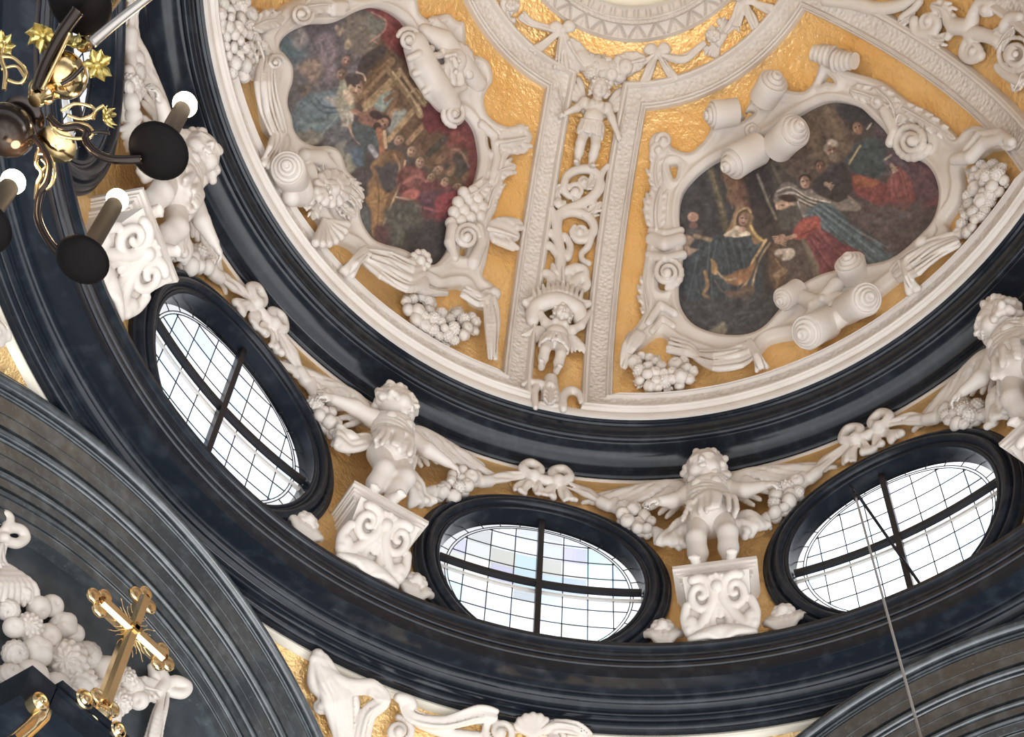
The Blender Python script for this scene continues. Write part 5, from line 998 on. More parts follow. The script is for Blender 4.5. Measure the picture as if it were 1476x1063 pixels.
M = dome_frame(797, 504, 0.80, -5, .02, .5); o = putto('putto_statue', M, 'white winged child figure at the strip foot, arms raised under a basket', ((-.23, .82, .12), (-.24, 1.03, .13)), ((.23, .82, .12), (.28, 1.02, .13)), yaw=.1, pitch=.15, cloth='skirt', seed=32, bulk=1.25, wings=(((-.14, .66, .02), (-.34, .58, .03), .16, 5, .06), ((.14, .66, .02), (.36, .56, .03), .16, 5, .06)))
s = Relief(D_, .009); s.line([(768, 462), (772, 444), (802, 433), (832, 446), (836, 464)], [9, 11, 11, 11, 9], [.07, .10, .16, .10, .07], n=5); s.line([(768, 440), (802, 428), (838, 442)], [6, 6, 6], [.10, .18, .10], n=5)
for t in np.linspace(0, 1, 11): x = 772 + 64*t; y = 428 - 12*math.sin(PI*t); s.line([(x, y + 4), (x + (t-.5)*8, y - 10)], [3.6, 2.4], [.13 + .06*math.sin(PI*t), .12])
s.line([(766, 432), (757, 436), (762, 440)], 5, .10); s.line([(838, 436), (848, 438), (842, 442)], 5, .10); s.build('basket', M_STUCCO, o, dome_n(D_(802, 440)))
e = thing_at('foliate_bracket', D_, 793, 575, 'white leafy bracket at the foot of the narrow strip, above the black cornice', 'bracket')
s = Relief(D_, .009); s.line([(794, 548), (793, 566), (792, 580)], [10, 13, 15], [.05, .03, .0]); s.line([(780, 584), (794, 587), (806, 588)], [6, 7, 6], .02); s.line([(776, 552), (770, 566), (772, 588)], [6, 6, 4], .05); s.line([(812, 590), (812, 572), (822, 563), (834, 568), (838, 580)], [6, 6, 6, 5, 4], .05, n=4); s.line([(780, 556), (764, 552), (754, 555)], [8, 6, 4], .05); s.dot(793, 556, 7, .09); s.leaf([(792, 582), (793, 572), (794, 556)], 17, 3, .09); s.build('acanthus', M_STUCCO, e, dome_n(D_(793, 572)))
e = thing_at('acanthus_scroll', D_, 825, 330, 'white curling acanthus scroll in the narrow strip between two child figures', 'scroll ornament')
def vine(lines, leaves, spirals, res=.0085):
    s = Relief(D_, res, .010)
    for p, r in lines: s.line(p, r, .05 + .01*rng.random(), n=7)
    for p, w, n in leaves: s.leaf(p, w, n, .05, k=.007)
    for q in spirals: s.spiral(*q[:5], q[5], .05, .08)
    return s
s = vine([([(806, 400), (808, 370), (803, 335), (808, 308), (835, 296), (856, 282), (864, 262), (852, 245), (830, 246), (816, 256), (813, 275), (822, 284)], [9, 8, 7, 7, 7, 7, 6.5, 6.5, 6, 5.5, 5, 4]), ([(806, 312), (825, 306), (848, 314), (856, 330), (848, 344), (832, 346), (824, 336), (828, 327)], [6, 6.5, 6.5, 6, 5.5, 5, 4, 3.5]), ([(852, 336), (848, 355), (838, 366), (840, 376), (848, 380)], [6, 5, 4, 4, 4.5]), ([(802, 330), (798, 310), (794, 302)], [6, 5, 5]), ([(806, 352), (794, 336), (790, 338)], [6, 5, 5]), ([(810, 375), (792, 354), (787, 356)], [6, 5, 5]), ([(818, 372), (822, 356), (814, 340), (812, 346)], [6, 5, 4, 3]), ([(864, 258), (870, 246), (876, 240)], [5, 4, 4]), ([(858, 284), (866, 274), (868, 264)], [4, 4, 4])],
         [([(840, 312), (855, 304), (866, 292)], 15, 3), ([(846, 272), (854, 262), (858, 252)], 13, 3), ([(824, 284), (832, 288), (836, 298)], 10, 2), ([(812, 268), (802, 278), (806, 292)], 12, 3)], [(830, 276, 11, 200, 1.3, 4), (836, 334, 12, 180, -1.4, 4), (806, 292, 7, 0, 1.2, 3.5), (842, 262, 8, 90, 1.1, 3.5)])
s.build('stem', M_STUCCO, e, dome_n(D_(825, 330)))
s = Relief(D_, .009); s.leaf([(806, 440), (812, 415), (812, 385)], 34, 5, .07); s.line([(796, 418), (794, 400), (786, 394)], [7, 7, 6], .08, n=4); s.line([(824, 412), (838, 400), (846, 410), (840, 418)], [7, 7, 6, 5], .08, n=4); s.line([(814, 392), (830, 386), (842, 390), (844, 400)], [6, 6, 6, 5], .09, n=4); s.line([(798, 440), (800, 425)], 6, .08); s.line([(812, 440), (812, 422)], 6, .09); s.line([(824, 442), (822, 424)], 6, .08); s.build('acanthus', M_STUCCO, e, dome_n(D_(812, 410)))
# ---- wide strip at the top right
e = thing_at('acanthus_scroll', D_, 1370, 40, 'white leafy scroll around a round boss in the strip at the top right', 'scroll ornament')
s = vine([([(1190, 0), (1230, 4), (1262, 12), (1296, 8), (1318, -4)], [8, 9, 9, 8, 6]), ([(1300, 26), (1318, 12), (1326, 2)], 5), ([(1318, 30), (1322, 46), (1342, 48), (1352, 34), (1342, 22)], [7, 7, 7, 6, 5]), ([(1362, 12), (1370, 30), (1378, 38), (1398, 36), (1404, 18), (1414, 4), (1428, 6), (1428, 18)], [7, 9, 11, 11, 8, 8, 7, 6]), ([(1366, 54), (1374, 44), (1392, 44), (1402, 56)], [5, 6, 8, 9]), ([(1394, 62), (1390, 76), (1400, 84), (1414, 80)], [8, 8, 8, 7]), ([(1404, 48), (1424, 52), (1440, 60)], [10, 9, 8]), ([(1448, 40), (1456, 26), (1470, 24)], [9, 8, 6]), ([(1438, 96), (1452, 108), (1472, 118)], [6, 7, 7])],
         [([(1340, 52), (1350, 58), (1360, 56)], 18, 4), ([(1296, 34), (1306, 26), (1318, 20)], 14, 4), ([(1344, 8), (1362, 16), (1370, 34)], 20, 4), ([(1460, 40), (1448, 50), (1436, 70)], 22, 4), ([(1462, 130), (1468, 118), (1474, 104)], 16, 3)], [(1338, 30, 13, 0, 1.4, 5), (1420, 14, 12, 180, 1.4, 5), (1402, 74, 13, 90, -1.4, 5)])
s.build('stem', M_STUCCO, e, dome_n(D_(1380, 40)))
s = Relief(D_, .010); s.dot(1464, 78, 16, .02); s.spiral(1464, 78, 24, 0, 1.0, 4.5, .06, .06, inner=1.0); s.spiral(1464, 78, 15, 0, 1.0, 4, .07, .08, inner=.9); s.build('boss', M_STUCCO, e, dome_n(D_(1464, 78)))

# ---- swag, bows and cherub heads round the lantern
e = thing_at('fruit_swag', D_, 880, 95, 'white fruit swag with two bows under the lantern ring, above the standing child', 'garland')
def bow(x, y, tails, loops=((-9, -6), (8, -7))):
    s = Relief(D_, .008); s.dot(x, y, 6, .07)
    for dx, dy in loops: s.line([(x, y), (x + dx, y + dy*1.4), (x + dx*1.7, y + dy*.5), (x, y)], [4, 4.5, 4.5, 4], .06, n=5)
    for t in tails: s.cloth([(x, y), ((x + t[0])/2, (y + t[1])/2), t], [8, 12, 15], 3, .05)
    s.build('bow', M_STUCCO, e, dome_n(D_(x, y)))
bow(811, 44, [(768, 74), (804, 98), (818, 100)]); bow(948, 76, [(926, 122), (972, 115)])
s = Relief(D_, .009); s.leaf([(820, 60), (828, 76), (842, 96)], 26, 5, .06); s.leaf([(928, 86), (905, 92), (890, 104)], 24, 5, .06); s.cloth([(812, 48), (820, 62), (828, 72)], [8, 10, 10], 3, .05); s.cloth([(948, 78), (934, 86), (922, 92)], [8, 9, 8], 3, .05); s.line([(836, 84), (868, 104), (905, 98)], [14, 17, 12], [.03, .05, .03]); s.build('leaf', M_STUCCO, e, dome_n(D_(875, 95)))
bunch(e, D_, [(830, 72), (850, 78), (868, 82), (890, 84), (912, 86), (914, 96), (894, 118), (872, 126), (850, 114), (836, 98)], 9.5, 20, seed=8, leaves=5)
s = Relief(D_, .008); s.cloth([(752, 22), (768, 34), (802, 44)], [14, 13, 9], 4, .05); s.build('ribbon', M_STUCCO, e, dome_n(D_(780, 36)))
s = Relief(D_, .008); s.cloth([(950, 78), (985, 84), (1016, 62)], [10, 14, 9], 4, .05); s.build('ribbon', M_STUCCO, e, dome_n(D_(985, 80)))
def cherub(px, py, label, roll_, sc_, seed):
    M = dome_frame(px, py, sc_, roll_); e = empty('cherub_head', None, label, 'sculpture', 'cherub heads round the lantern', M=Matrix.Translation(M.to_translation())); cl = Clay(.022, .03); hr = Clay(.02, .02); head(cl, hr, np.array([0, 0, .25]), 0, .1, 0, r=.42, seed=seed); cl.cap((-.2, -.45, .15), (.25, -.5, .15), .22, .2, .1); placed(cl, 'head', M, e); placed(hr, 'hair', M, e)
    for s in (-1, 1): 
        w = Clay(.022, .02)
        for i in range(6): w.path(catmull([(s*.35, -.25 - .05*i, .05), (s*(.75 + .05*i), -.05 - .16*i, .12), (s*(1.05 - .04*i), -.02 - .22*i, .06)], 4), np.linspace(.13, .08, 9))
        w.ball((s*.78, .10, .10), .2); placed(w, 'wing', M, e)
    return e
cherub(1030, 52, 'white cherub head with wings right of the lantern swag', 32, .155, 41); cherub(735, 8, 'white cherub head with wings at the top left of the lantern swag', -38, .155, 42)
s = Relief(D_, .009); e2 = thing_at('ribbon_bow', D_, 1080, 10, 'white ribbon bow beside the right cherub head near the lantern', 'ornament'); e = e2; bow(1072, -2, [(1062, 36), (1088, 40), (1112, 14)]); s = Relief(D_, .008); s.cloth([(1066, 4), (1056, 28), (1044, 46)], [8, 10, 7], 3, .05); s.build('ribbon', M_STUCCO, e2, dome_n(D_(1058, 25)))

# ---- acanthus on the pendentives, under the lower cornice
PEN = lambda x, y, h=0.0: hit_sphere(x, y, PS - h, (0, 0, PC))
def pleaf(name, label, f):
    P = PEN(*f[0]); e = empty(name, P, label, 'ornament', None); s = Relief(PEN, .010, .012); n = unit(np.array([0, 0, PC]) - P)
    for kind, a, b, h in f[1]:
        if kind == 'l': s.line(a, b, h, n=6)
        elif kind == 'c': s.cloth(a, b, 6, h)
        elif kind == 's': s.spiral(*a, *b)
        elif kind == 'd': s.dot(*a, b, h)
    s.build('shell' if name == 'scallop_shell' else 'leaf', M_STUCCO, e, n); return e
pleaf('acanthus_leaf', 'large white acanthus leaf beside the black arch at the bottom, curling outward', ((495, 1020), [('d', (458, 945), 10, .08), ('l', [(452, 950), (470, 956), (474, 962)], 7, .10), ('c', [(458, 950), (474, 980), (490, 1010), (498, 1064)], [30, 46, 60, 40], [.08, .12, .12, .05]), ('c', [(462, 956), (500, 990), (536, 992), (552, 1010), (530, 1030), (520, 1064)], [16, 24, 30, 26, 26, 30], [.10, .14, .20, .22, .14, .06]), ('l', [(468, 968), (500, 984), (536, 986)], 7, [.12, .16, .2]), ('l', [(452, 960), (450, 985), (462, 1000), (480, 1010)], 7, .09), ('s', (462, 1018, 10, 0), (1.5, 4, .06, .10), 0)]))
pleaf('acanthus_scroll', 'white scroll with a rolled top at the bottom edge, right of the large leaf', ((640, 1045), [('d', (582, 1008), 9, .10), ('l', [(574, 1006), (590, 1010), (594, 1018)], 7, .12), ('c', [(584, 1012), (596, 1034), (640, 1042), (690, 1030), (716, 1034)], [22, 26, 24, 30, 24], [.10, .12, .10, .14, .12]), ('s', (575, 1055, 20, 270), (1.6, 6, .08, .14), 0), ('s', (722, 1056, 24, 240), (-1.6, 6, .09, .15), 0), ('l', [(600, 1040), (640, 1056), (700, 1064)], 8, .06)]))
pleaf('scallop_shell', 'small white scallop shell under the cornice at the bottom edge', ((766, 1044), [('l', [(768, 1062), (768 + 26*math.sin(a), 1056 - 24*math.cos(a))], [4, 6], .09) for a in np.linspace(-1.2, 1.2, 7)]))
pleaf('acanthus_scroll', 'white scroll right of the small scallop shell at the bottom edge', ((800, 1055), [('c', [(780, 1056), (800, 1046), (830, 1050), (850, 1064)], [16, 22, 22, 18], [.08, .12, .12, .06]), ('s', (800, 1066, 16, 240), (1.4, 5, .08, .12), 0)]))
pleaf('acanthus_leaf', 'white fluted leaf tip at the left edge above the black arch', ((4, 480), [('c', [(-16, 462), (2, 478), (6, 492)], [30, 30, 20], [.10, .10, .05]), ('c', [(-20, 470), (-4, 485), (-2, 500)], [24, 26, 18], [.08, .09, .05])]))
# ================================================================== THE ARCHED WALL: GARLAND, CROSS, PEDIMENT
YT = YA + 0.14
T_ = lambda x, y, h=0.0: hit_plane(x, y, 1, YT - h)
nT = np.array([0, -1.0, 0])
e = empty('fruit_garland', T_(100, 940), 'big white fruit garland on the dark arched wall behind the gilded cross', 'garland')
s = Relief(T_, .007, .010)
for q, r in (([(0, 772), (14, 762), (30, 764), (36, 776), (24, 784), (8, 780)], 7), ([(0, 752), (6, 742), (14, 748), (8, 764)], 6)): s.line(q, r, [.04, .07, .08, .07, .06, .05][:len(q)], n=5)
s.dot(6, 776, 9, .06); s.cloth([(4, 784), (2, 805), (8, 822)], [12, 14, 16], 4, .05); s.build('ribbon_bow', M_STUCCO, e, nT)
s = Relief(T_, .007, .012)
for i in range(7): x = -2 + 8*i; s.line([(6 + i, 820), (x, 845), (x - 4 + i*2, 872)], [6, 7, 4], [.05, .11, .09], n=4)
its = [(31, 858, 13, 1), (56, 877, 16, 0), (75, 874, 15, 0), (41, 905, 18, 2), (69, 918, 17, 0), (91, 902, 18, 1), (106, 914, 14, 0), (22, 943, 17, 3), (52, 940, 21, 1), (97, 955, 27, 2), (125, 946, 18, 3), (44, 977, 23, 0), (150, 966, 19, 1), (176, 982, 18, 2), (169, 1012, 18, 2), (192, 992, 14, 3), (160, 1032, 14, 1), (112, 985, 22, 2), (80, 992, 20, 0), (20, 905, 14, 0), (12, 880, 14, 3), (16, 975, 18, 3), (60, 1010, 18, 0), (100, 1018, 18, 1), (138, 1000, 18, 0), (200, 1010, 13, 0), (136, 1030, 16, 3)]
its = [(x, y, r*1.16, k) for x, y, r, k in its]
for x, y, r, k in its: s.dot(x, y, r*.9, .02)
s.leaf([(196, 985), (212, 992), (232, 996)], 26, 4, .07)
core = s.build('leaf', M_STUCCO, e, nT); fruits(core, T_, [(x, y, r, .09, k) for x, y, r, k in its])
s = Relief(T_, .007, .010); s.line([(228, 996), (236, 984), (232, 968), (242, 960)], [8, 10, 8, 6], .08, n=4); s.line([(236, 990), (252, 982), (268, 990), (262, 1000), (244, 998)], [7, 8, 9, 8, 7], [.07, .1, .1, .09, .07], n=4); s.line([(234, 988), (222, 974), (218, 962)], [8, 8, 6], .07)
s.cloth([(238, 1000), (230, 1030), (218, 1075)], [14, 24, 34], 5, [.07, .06, .04]); s.build('ribbon_bow', M_STUCCO, e, nT)

YC = 3.12
C_ = lambda x, y, h=0.0: hit_plane(x, y, 1, YC - h)
ctr, top, foot = C_(190, 909), C_(209, 866), C_(144, 1010); lft, rgt = C_(145, 867), C_(232, 950)
ez = np.array([0, 0, 1.0]); ex = np.array([1.0, 0, 0])
hL = np.linalg.norm(rgt - lft)/2; zt = top[2] - ctr[2]; zb = ctr[2] - foot[2]
e = empty('altar_cross', ctr - ez*(zb + .05), 'gilded cross with trefoil ends standing in front of the dark arched wall', 'cross')
def prism(c, w, d): return box(c, *w, *d) if False else None
def bar(a, b, w, d):                   # chamfered bar
    a, b = np.asarray(a), np.asarray(b); t = unit(b - a); n = np.array([0, -1.0, 0]); sd = np.cross(n, t); pr = [(-w, -d), (-w, d*.3), (-w*.55, d), (w*.55, d), (w, d*.3), (w, -d)]
    V = np.array([p + sd*u + n*v for p in (a, b) for u, v in pr]); return V, grid_faces(2, 6, cv=True) + [tuple(range(6)), tuple(range(6, 12))[::-1]]
sc1 = scl(ctr)
V, F = bar(ctr - ez*zb, ctr + ez*zt, 10*sc1, 9*sc1); mesh_obj('post', V, F, M_GILT, e, smooth=False)
V, F = bar(ctr - ex*hL, ctr + ex*hL, 10*sc1, 9*sc1); mesh_obj('crossbar', V, F, M_GILT, e, smooth=False)
M_BOSS = mat('dark gilt boss', (.25, .12, .04), .25, 1.0)
def trefoil(c, d):
    d = unit(d); sd = np.cross(d, nT); parts = []
    pr = lambda r: [(0, -4*sc1), (r, -3.5*sc1), (r*1.05, 1*sc1), (r*.85, 3.5*sc1), (r*.7, 3*sc1), (0, 3*sc1)]
    for o in (d*13, sd*14 - d*3, -sd*14 - d*3): parts.append(revolve(pr(12*sc1), c + o*sc1, nT, 20))
    parts.append(revolve(pr(9*sc1), c, nT, 20)); V, F = merge(parts); t = mesh_obj('trefoil_end', V, F, M_GILT, e)
    V, F = revolve([(0, 0), (5.5*sc1, 0), (6*sc1, 4*sc1), (4.6*sc1, 6*sc1), (2.5*sc1, 5*sc1), (0, 8*sc1)], c + nT*2.5*sc1, nT, 16); mesh_obj('boss', V, F, M_BOSS, t)
trefoil(ctr + ez*zt, ez); trefoil(ctr - ez*zb, -ez); trefoil(ctr + ex*hL, ex); trefoil(ctr - ex*hL, -ex)
V, F = merge([box(ctr + nT*9*sc1, (9*sc1*math.cos(a), 0, 9*sc1*math.sin(a)), (-4*sc1*math.sin(a), 0, 4*sc1*math.cos(a)), (0, 3*sc1, 0)) for a in (0, PI/2)]); mesh_obj('centre_boss', V, F, M_BRASS, e, smooth=False)
parts = []
for q in range(4):
    for k in range(5):
        a = PI/4 + q*PI/2 + (k - 2)*.22; d = np.array([math.cos(a), 0, math.sin(a)]); sd = np.array([-d[2], 0, d[0]]); L = (38, 30, 42, 30, 38)[k]*sc1
        parts.append(tube([ctr + d*(8*sc1 + L*t) + sd*(1.2*sc1*math.sin(9*t + k)) for t in np.linspace(0, 1, 9)], np.linspace(1.3, .5, 9)*sc1, 6))
V, F = merge(parts); mesh_obj('rays', V, F, M_GILT, e)
V, F = revolve([(0, 0), (12*sc1, 0), (14*sc1, 6*sc1), (9*sc1, 14*sc1), (10*sc1, 22*sc1), (17*sc1, 32*sc1), (15*sc1, 44*sc1), (7*sc1, 50*sc1), (0, 52*sc1)], ctr - ez*(zb + 58*sc1), ez, 24); mesh_obj('foot_knob', V, F, M_GILT, e)
# broken pediment under the cross
P0 = C_(70, 996); e = empty('altar_pediment', C_(110, 1050), 'black broken pediment with gilded scrolls under the cross', 'altar top')
A, B = C_(22, 1042), C_(170, 1075); up = ez*.05
p = [C_(74, 992, .10), C_(160, 1064, .10)]; t = unit((p[1] - p[0])*[1, 0, 1]); nz = np.array([-t[2], 0, t[0]]); nz = nz if nz[2] > 0 else -nz
def slope(a, L, w0, w1, d0, d1): # a board from a, along t, between nz offsets, depth offsets towards the viewer
    c = a + t*L/2 + nz*(w0 + w1)/2 + nT*(d0 + d1)/2; return box(c, t*L/2, nz*(w1 - w0)/2, nT*(d1 - d0)/2)
L = np.linalg.norm(p[1] - p[0])*1.6
V, F = merge([slope(p[0], L, -.16, 0, -.545, .05), slope(p[0], L, -.02, .012, -.545, .07), slope(p[0], L, -.05, -.035, -.545, .062)]); mesh_obj('cornice', V, F, M_BLACK, e, smooth=False)
q = C_(74, 992, .10) - ex*.01; V, F = merge([box(q + np.array([-.07, .39, -.12]), (.075, 0, 0), (0, .44, 0), (0, 0, .10))]); mesh_obj('block', V, F, M_BLACK, e, smooth=False)
for (x, y, h), rr in (((48, 1018, .16), 13), ((112, 1014, .12), 15), ((160, 1058, .12), 13)):
    c = C_(x, y, h); r = rr*sc1; V, F = revolve([(0, 0), (r, 0), (r*1.02, .01), (r, .05), (r*.8, .055), (r*.75, .045), (r*.55, .05), (r*.4, .062), (r*.2, .06), (0, .065)], c, nT, 24); mesh_obj('gilded_volute', V, F, M_GILT, e, sharp=40)
    if rr == 13: V, F = sweep(np.array([c + np.array([.0, 0, .0]) + t2 for t2 in [np.array([r*.8, 0, 0]), np.array([r*.9, 0, -.05]), np.array([r*.3, 0, -.14]), np.array([-r*.6, 0, -.26])]]), [(-.03, -.02), (-.03, .05), (.03, .05), (.03, -.02)], [nT]*4); mesh_obj('gilded_scroll', V, F, M_GILT, e)
    else: s = Relief(C_, .005, .008); s.line([(112, 1014), (126, 1022), (138, 1036)], [9, 8, 6], .14, n=4); s.build('gilded_scroll', M_GILT, e, nT)

# ================================================================== WINDOW STAY AND CORD (right window)
P0 = hit_cyl(1231, 706, .13); e = empty('window_opener', P0, 'thin dark stay bar and hanging cord hooked at the right oval window', 'window fitting')
P1 = hit_cyl(1326, 842, .0); V, F = merge([tube([P0, P1], .011, 8), tube([P0, hit_cyl(1226, 700, .05)], .010, 8)]); mesh_obj('bar', V, F, M_IRON, e)
V, F = merge([tube([P0 + np.array([0, 0, -.03]) + .022*np.array([math.cos(a)*.5, -math.cos(a)*.5, math.sin(a)]) for a in np.linspace(0, 2*PI, 14, endpoint=False)], .006, 6, closed=True), revolve([(0, 0), (.02, .0), (.024, .03), (.012, .06), (0, .06)], P0 + np.array([0, 0, -.12]), (0, 0, 1), 12)]); mesh_obj('hook', V, F, M_IRON, e)
A = P0 + np.array([0, 0, -.11]); d = ray(1329, 1070); zz = A[2] - 3.2; B = CAM + (zz - CAM[2])/d[2]*d
mid = [A*(1-t) + B*t for t in np.linspace(0, 1, 12)]
V, F = tube(mid, .0085, 8); mesh_obj('cord', V, F, mat('pale cord', (.35, .33, .32), .5), e)

# ================================================================== THE CHANDELIER (hanging near the camera, upper left)
ZD_ = 3.0
def K(x, y, dz=0.0): return CAM + ray(x, y)*(ZD_ + dz)
px_m = ZD_/F_PX; VZ = np.array([0, 0, 1.0])
hub = K(52, 132); e = empty('chandelier', hub, 'brass and dark bronze chandelier with candle bulbs at the upper left', 'chandelier')
def rv(name, base, prof, m, n=32, parent=None, ax=VZ): V, F = revolve([(r*px_m, t*px_m) for r, t in prof], base, ax, n); return mesh_obj(name, V, F, m, parent or e, sharp=45)
ball = lambda r: [(r*math.cos(a), r*math.sin(a)) for a in np.linspace(-PI/2, PI/2, 13)]
rv('lower_ball', K(12, 188), ball(38), M_BRONZE); rv('neck_disc', K(34, 168, .03), [(0, -4), (26, -3), (30, 0), (26, 4), (12, 8), (12, 16), (0, 16)], M_BRONZE)
rv('hub_vase', K(50, 146), [(0, 0), (9, 0), (12, 8), (8, 16), (17, 26), (20, 38), (15, 50), (8, 56), (9, 64), (14, 70), (14, 74), (8, 80), (0, 80)], M_BRASS)
rv('upper_ball', K(92, 108, .05), ball(34) , M_BRASS); rv('collar', K(72, 128, .03), [(0, 0), (14, 0), (18, 6), (14, 12), (18, 18), (10, 24), (0, 24)], M_BRASS); rv('stem', K(118, 66, .08), [(0, 0), (10, 0), (13, 10), (7, 22), (7, 60), (12, 70), (5, 80), (5, 400), (0, 400)], M_BRASS)
M_STEEL = mat('brushed steel tube', (.30, .28, .26), .35, .9)
def arm(pts, w, m=M_BRONZE): Q = catmull([K(*p) for p in pts], 8); V, F = tube(Q, np.linspace(w*1.2, w*.9, len(Q))*px_m, 10); return mesh_obj('arm', V, F, m, e)
def candle(pan, r, bulb, br, dz=0.0, tilt=0):
    P = K(*pan, dz); rv('drip_pan', P, [(0, -3), (r*.5, -2), (r*.9, 2), (r, 6), (r*1.01, 8), (r*.97, 9), (r*.5, 3), (0, 2)], mat_pan)
    L = np.linalg.norm(K(*bulb, dz) - P)/px_m; L = max(40, L)
    B = CAM + ray(*bulb); # point of the bulb above the pan on the plumb line
    d = ray(*bulb); t = ((P - CAM)[:2] @ d[:2])/(d[:2] @ d[:2]); hgt = (CAM + d*t)[2] - P[2]; hgt = max(.05, min(.3, hgt))
    V, F = revolve([(0, 0), (13*px_m, 0), (13*px_m, hgt - .016), (11*px_m, hgt - .010), (0, hgt - .010)], P, VZ, 24); mesh_obj('candle_sleeve', V, F, M_SLEEVE, e, sharp=40)
    V, F = revolve([(0, -.012)] + [(br*px_m*q, br*px_m*h) for q, h in ((.6, -.5), (.72, -.2), (.95, .15), (1.0, .45), (.92, .85), (.6, 1.2), (.25, 1.38), (0, 1.42))], P + VZ*hgt, VZ, 24); mesh_obj('bulb', V, F, M_BULB, e)
    l = bpy.data.lights.new('bulb_glow', 'POINT'); l.energy = 1.6; l.color = (1, .72, .42); l.shadow_soft_size = .025; o = bpy.data.objects.new('bulb_glow', l); o.location = Vector((P + VZ*(hgt + .10)).tolist()); COL.objects.link(o)
mat_pan = mat('black enamel', (0.004, 0.003, 0.003), 0.5, spec=0.06)
candle((227, 221), 43, (262, 152), 19); candle((117, 378), 38, (171, 294), 17, -.02); candle((113, 6), 46, (168, -60), 19, .02); candle((-30, 330), 40, (2, 254), 17, -.25)
arm([(205, 229), (165, 230), (138, 220), (124, 203), (126, 190), (112, 183), (88, 184), (70, 168)], 5.5); arm([(96, 376), (72, 350), (55, 315), (58, 280), (68, 262), (72, 236), (60, 212), (46, 196)], 5.5, M_BRONZE); arm([(112, 16), (88, 50), (66, 92), (52, 130)], 8)
arm([(60, 130), (80, 90), (100, 48)], 3.2, M_BRASS); arm([(132, 62), (170, 30), (222, -10)], 6.5, M_STEEL)
def wire(pts, w=2.6, m=M_BRASS): Q = catmull([K(*p) for p in pts], 8); V, F = tube(Q, w*px_m, 8); return mesh_obj('scroll_wire', V, F, m, e)
wire([(70, 168), (78, 184), (104, 178), (128, 182), (132, 196), (112, 200), (88, 196), (76, 186)]); wire([(88, 160), (108, 150), (132, 154), (136, 164), (118, 172), (98, 166)]); wire([(56, 214), (52, 236), (60, 250), (54, 266), (52, 288)], 3.4); wire([(54, 222), (70, 224), (78, 244), (74, 266), (62, 274)], 3); wire([(60, 248), (66, 238), (60, 230)], 2); wire([(0, 82), (20, 84), (38, 104), (30, 120), (12, 116)], 3); wire([(2, 100), (24, 96), (36, 112)], 2.4); wire([(6, 60), (2, 84), (8, 104), (6, 130)], 3.4); wire([(120, 96), (104, 112), (88, 122)], 3.2, M_BRONZE); wire([(158, 192), (142, 190), (132, 192)], 3, M_BRONZE); wire([(150, 152), (138, 160), (134, 172)], 2.6)
def leaf_star(x, y, r, name, dz=0.0, seed=0, colr=None):
    g = np.random.default_rng(seed); c = K(x, y, dz); ax = unit(unit(CAM - c) + .5*g.normal(size=3)); u = unit(np.cross(ax, VZ)); w = np.cross(ax, u); parts = []
    for k in range(7):
        a = 2*PI*k/7 + .15*g.normal(); d = math.cos(a)*u + math.sin(a)*w; s_ = np.cross(ax, d); V = []
        for t, wd in ((.1, .16), (.4, .36), (.7, .34), (.9, .16), (1.05, .02)): b = c + d*r*px_m*t + ax*r*px_m*(.55*t*t + .12*g.normal()*t); V += [b - s_*wd*r*px_m, b + ax*r*px_m*.06, b + s_*wd*r*px_m, b - ax*r*px_m*.04]
        parts.append((np.array(V), grid_faces(5, 4, cv=True)))
    parts.append(revolve([(0, -r*.1*px_m), (r*.28*px_m, 0), (r*.22*px_m, r*.25*px_m), (0, r*.35*px_m)], c, ax, 14)); V, F = merge(parts); mesh_obj(name, V, F, colr or M_BRASS, e)
M_LEAFG = mat('gilt leaf', (0.52, 0.42, 0.16), 0.35, 0.9)
leaf_star(62, 50, 22, 'gilt_flower', 0, 1, M_LEAFG); leaf_star(140, 94, 21, 'gilt_flower', .02, 2, M_LEAFG); leaf_star(152, 168, 15, 'gilt_flower', 0, 3, M_LEAFG); leaf_star(106, 66, 20, 'gilt_flower', .03, 4, M_LEAFG); leaf_star(2, 66, 18, 'gilt_flower', 0, 5, M_LEAFG)
rv('cup', K(78, 214, .01), [(0, 0), (6, 0), (24, 10), (28, 14), (20, 16), (0, 10)], M_BRASS)
# ================================================================== LIGHT, CAMERA
w = bpy.data.worlds.new('sky'); sc.world = w; w.use_nodes = True; nt = w.node_tree; bg = nt.nodes['Background']; L = nt.links.new
tc = nt.nodes.new('ShaderNodeTexCoord'); sp = nt.nodes.new('ShaderNodeSeparateXYZ'); L(tc.outputs['Generated'], sp.inputs[0])
mr = nt.nodes.new('ShaderNodeMapRange'); mr.inputs['From Min'].default_value = -0.05; mr.inputs['From Max'].default_value = 0.12; L(sp.outputs['Z'], mr.inputs['Value'])
mx = nt.nodes.new('ShaderNodeMix'); mx.data_type = 'RGBA'; L(mr.outputs['Result'], mx.inputs['Factor'])
mlow = nt.nodes.new('ShaderNodeMapRange'); mlow.inputs['From Min'].default_value = -1.0; mlow.inputs['From Max'].default_value = -0.35; mlow.inputs['To Min'].default_value = 5.2; mlow.inputs['To Max'].default_value = 0.45; L(sp.outputs['Z'], mlow.inputs['Value']); L(mlow.outputs['Result'], mx.inputs['A'])
mx.inputs['A'].default_value = (2.1, 2.1, 2.1, 1); mx.inputs['B'].default_value = (2.4, 2.55, 2.75, 1)
nz = nt.nodes.new('ShaderNodeTexNoise'); nz.inputs['Scale'].default_value = 3.0; nz.inputs['Detail'].default_value = 5; L(tc.outputs['Generated'], nz.inputs['Vector'])
mc = nt.nodes.new('ShaderNodeMapRange'); mc.inputs['From Min'].default_value = 0.4; mc.inputs['From Max'].default_value = 0.65; mc.inputs['To Min'].default_value = 0.62; mc.inputs['To Max'].default_value = 1.1; L(nz.outputs['Fac'], mc.inputs['Value'])
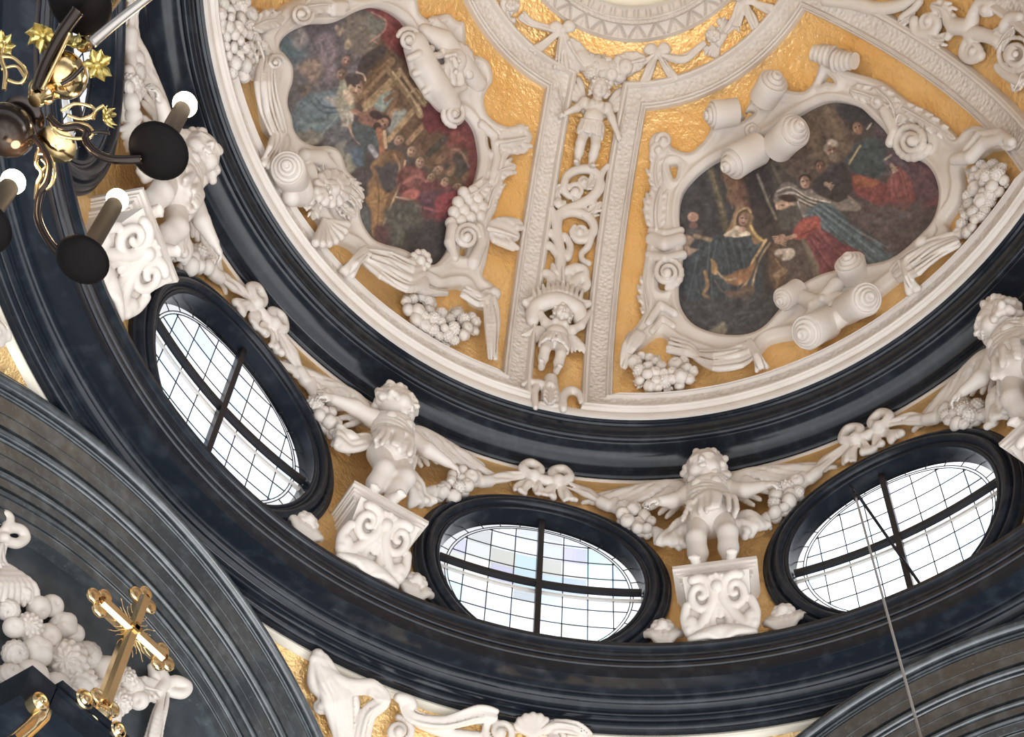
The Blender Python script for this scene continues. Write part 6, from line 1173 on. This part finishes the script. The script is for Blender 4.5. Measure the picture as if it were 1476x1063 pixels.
L(mx.outputs['Result'], bg.inputs['Color']); bg.inputs['Strength'].default_value = 1.0
ml = nt.nodes.new('ShaderNodeMix'); ml.data_type = 'RGBA'; ml.blend_type = 'MULTIPLY'; ml.inputs['Factor'].default_value = 1
L(mx.outputs['Result'], ml.inputs['A']); L(mc.outputs['Result'], ml.inputs['B']); vd = nt.nodes.new('ShaderNodeVectorMath'); vd.operation = 'DOT_PRODUCT'; L(tc.outputs['Generated'], vd.inputs[0]); vd.inputs[1].default_value = (0.62, -0.78, 0.0)
md = nt.nodes.new('ShaderNodeMapRange'); md.inputs['From Min'].default_value = -0.8; md.inputs['From Max'].default_value = 0.8; md.inputs['To Min'].default_value = 0.75; md.inputs['To Max'].default_value = 1.35; L(vd.outputs['Value'], md.inputs['Value'])
m2 = nt.nodes.new('ShaderNodeMix'); m2.data_type = 'RGBA'; m2.blend_type = 'MULTIPLY'; m2.inputs['Factor'].default_value = 1; L(ml.outputs['Result'], m2.inputs['A']); L(md.outputs['Result'], m2.inputs['B']); L(m2.outputs['Result'], bg.inputs['Color'])

def area(name, loc, target, size, power, colr):
    l = bpy.data.lights.new(name, 'AREA'); l.energy = power; l.size = size; l.color = colr; o = bpy.data.objects.new(name, l); COL.objects.link(o)
    o.location = loc; o.rotation_euler = (Vector(target) - Vector(loc)).to_track_quat('-Z', 'Y').to_euler(); return o
area('nave_window_light', (2.5, -9.5, 5.5), (0.8, 0.8, 11.5), 3.0, 260, (1.0, 0.98, 0.95))  # unseen lamp added to shade the relief from one side
cam = bpy.data.cameras.new('camera'); co = bpy.data.objects.new('camera', cam); COL.objects.link(co)
M = np.eye(4); M[:3, 0] = CR; M[:3, 1] = CU; M[:3, 2] = -CF; M[:3, 3] = CAM; co.matrix_world = Matrix(M.tolist())
cam.sensor_width = 36; cam.sensor_fit = 'HORIZONTAL'; cam.lens = F_PX/1476*36; cam.shift_x = (738 - PX)/1476; cam.shift_y = (PY - 531.5)/1476; cam.clip_start = 0.05
sc.camera = co
sc.view_settings.view_transform = 'Standard'; sc.view_settings.look = 'None'; sc.view_settings.exposure = 0.0; sc.view_settings.gamma = 1.0; sc.view_settings.use_curve_mapping = False
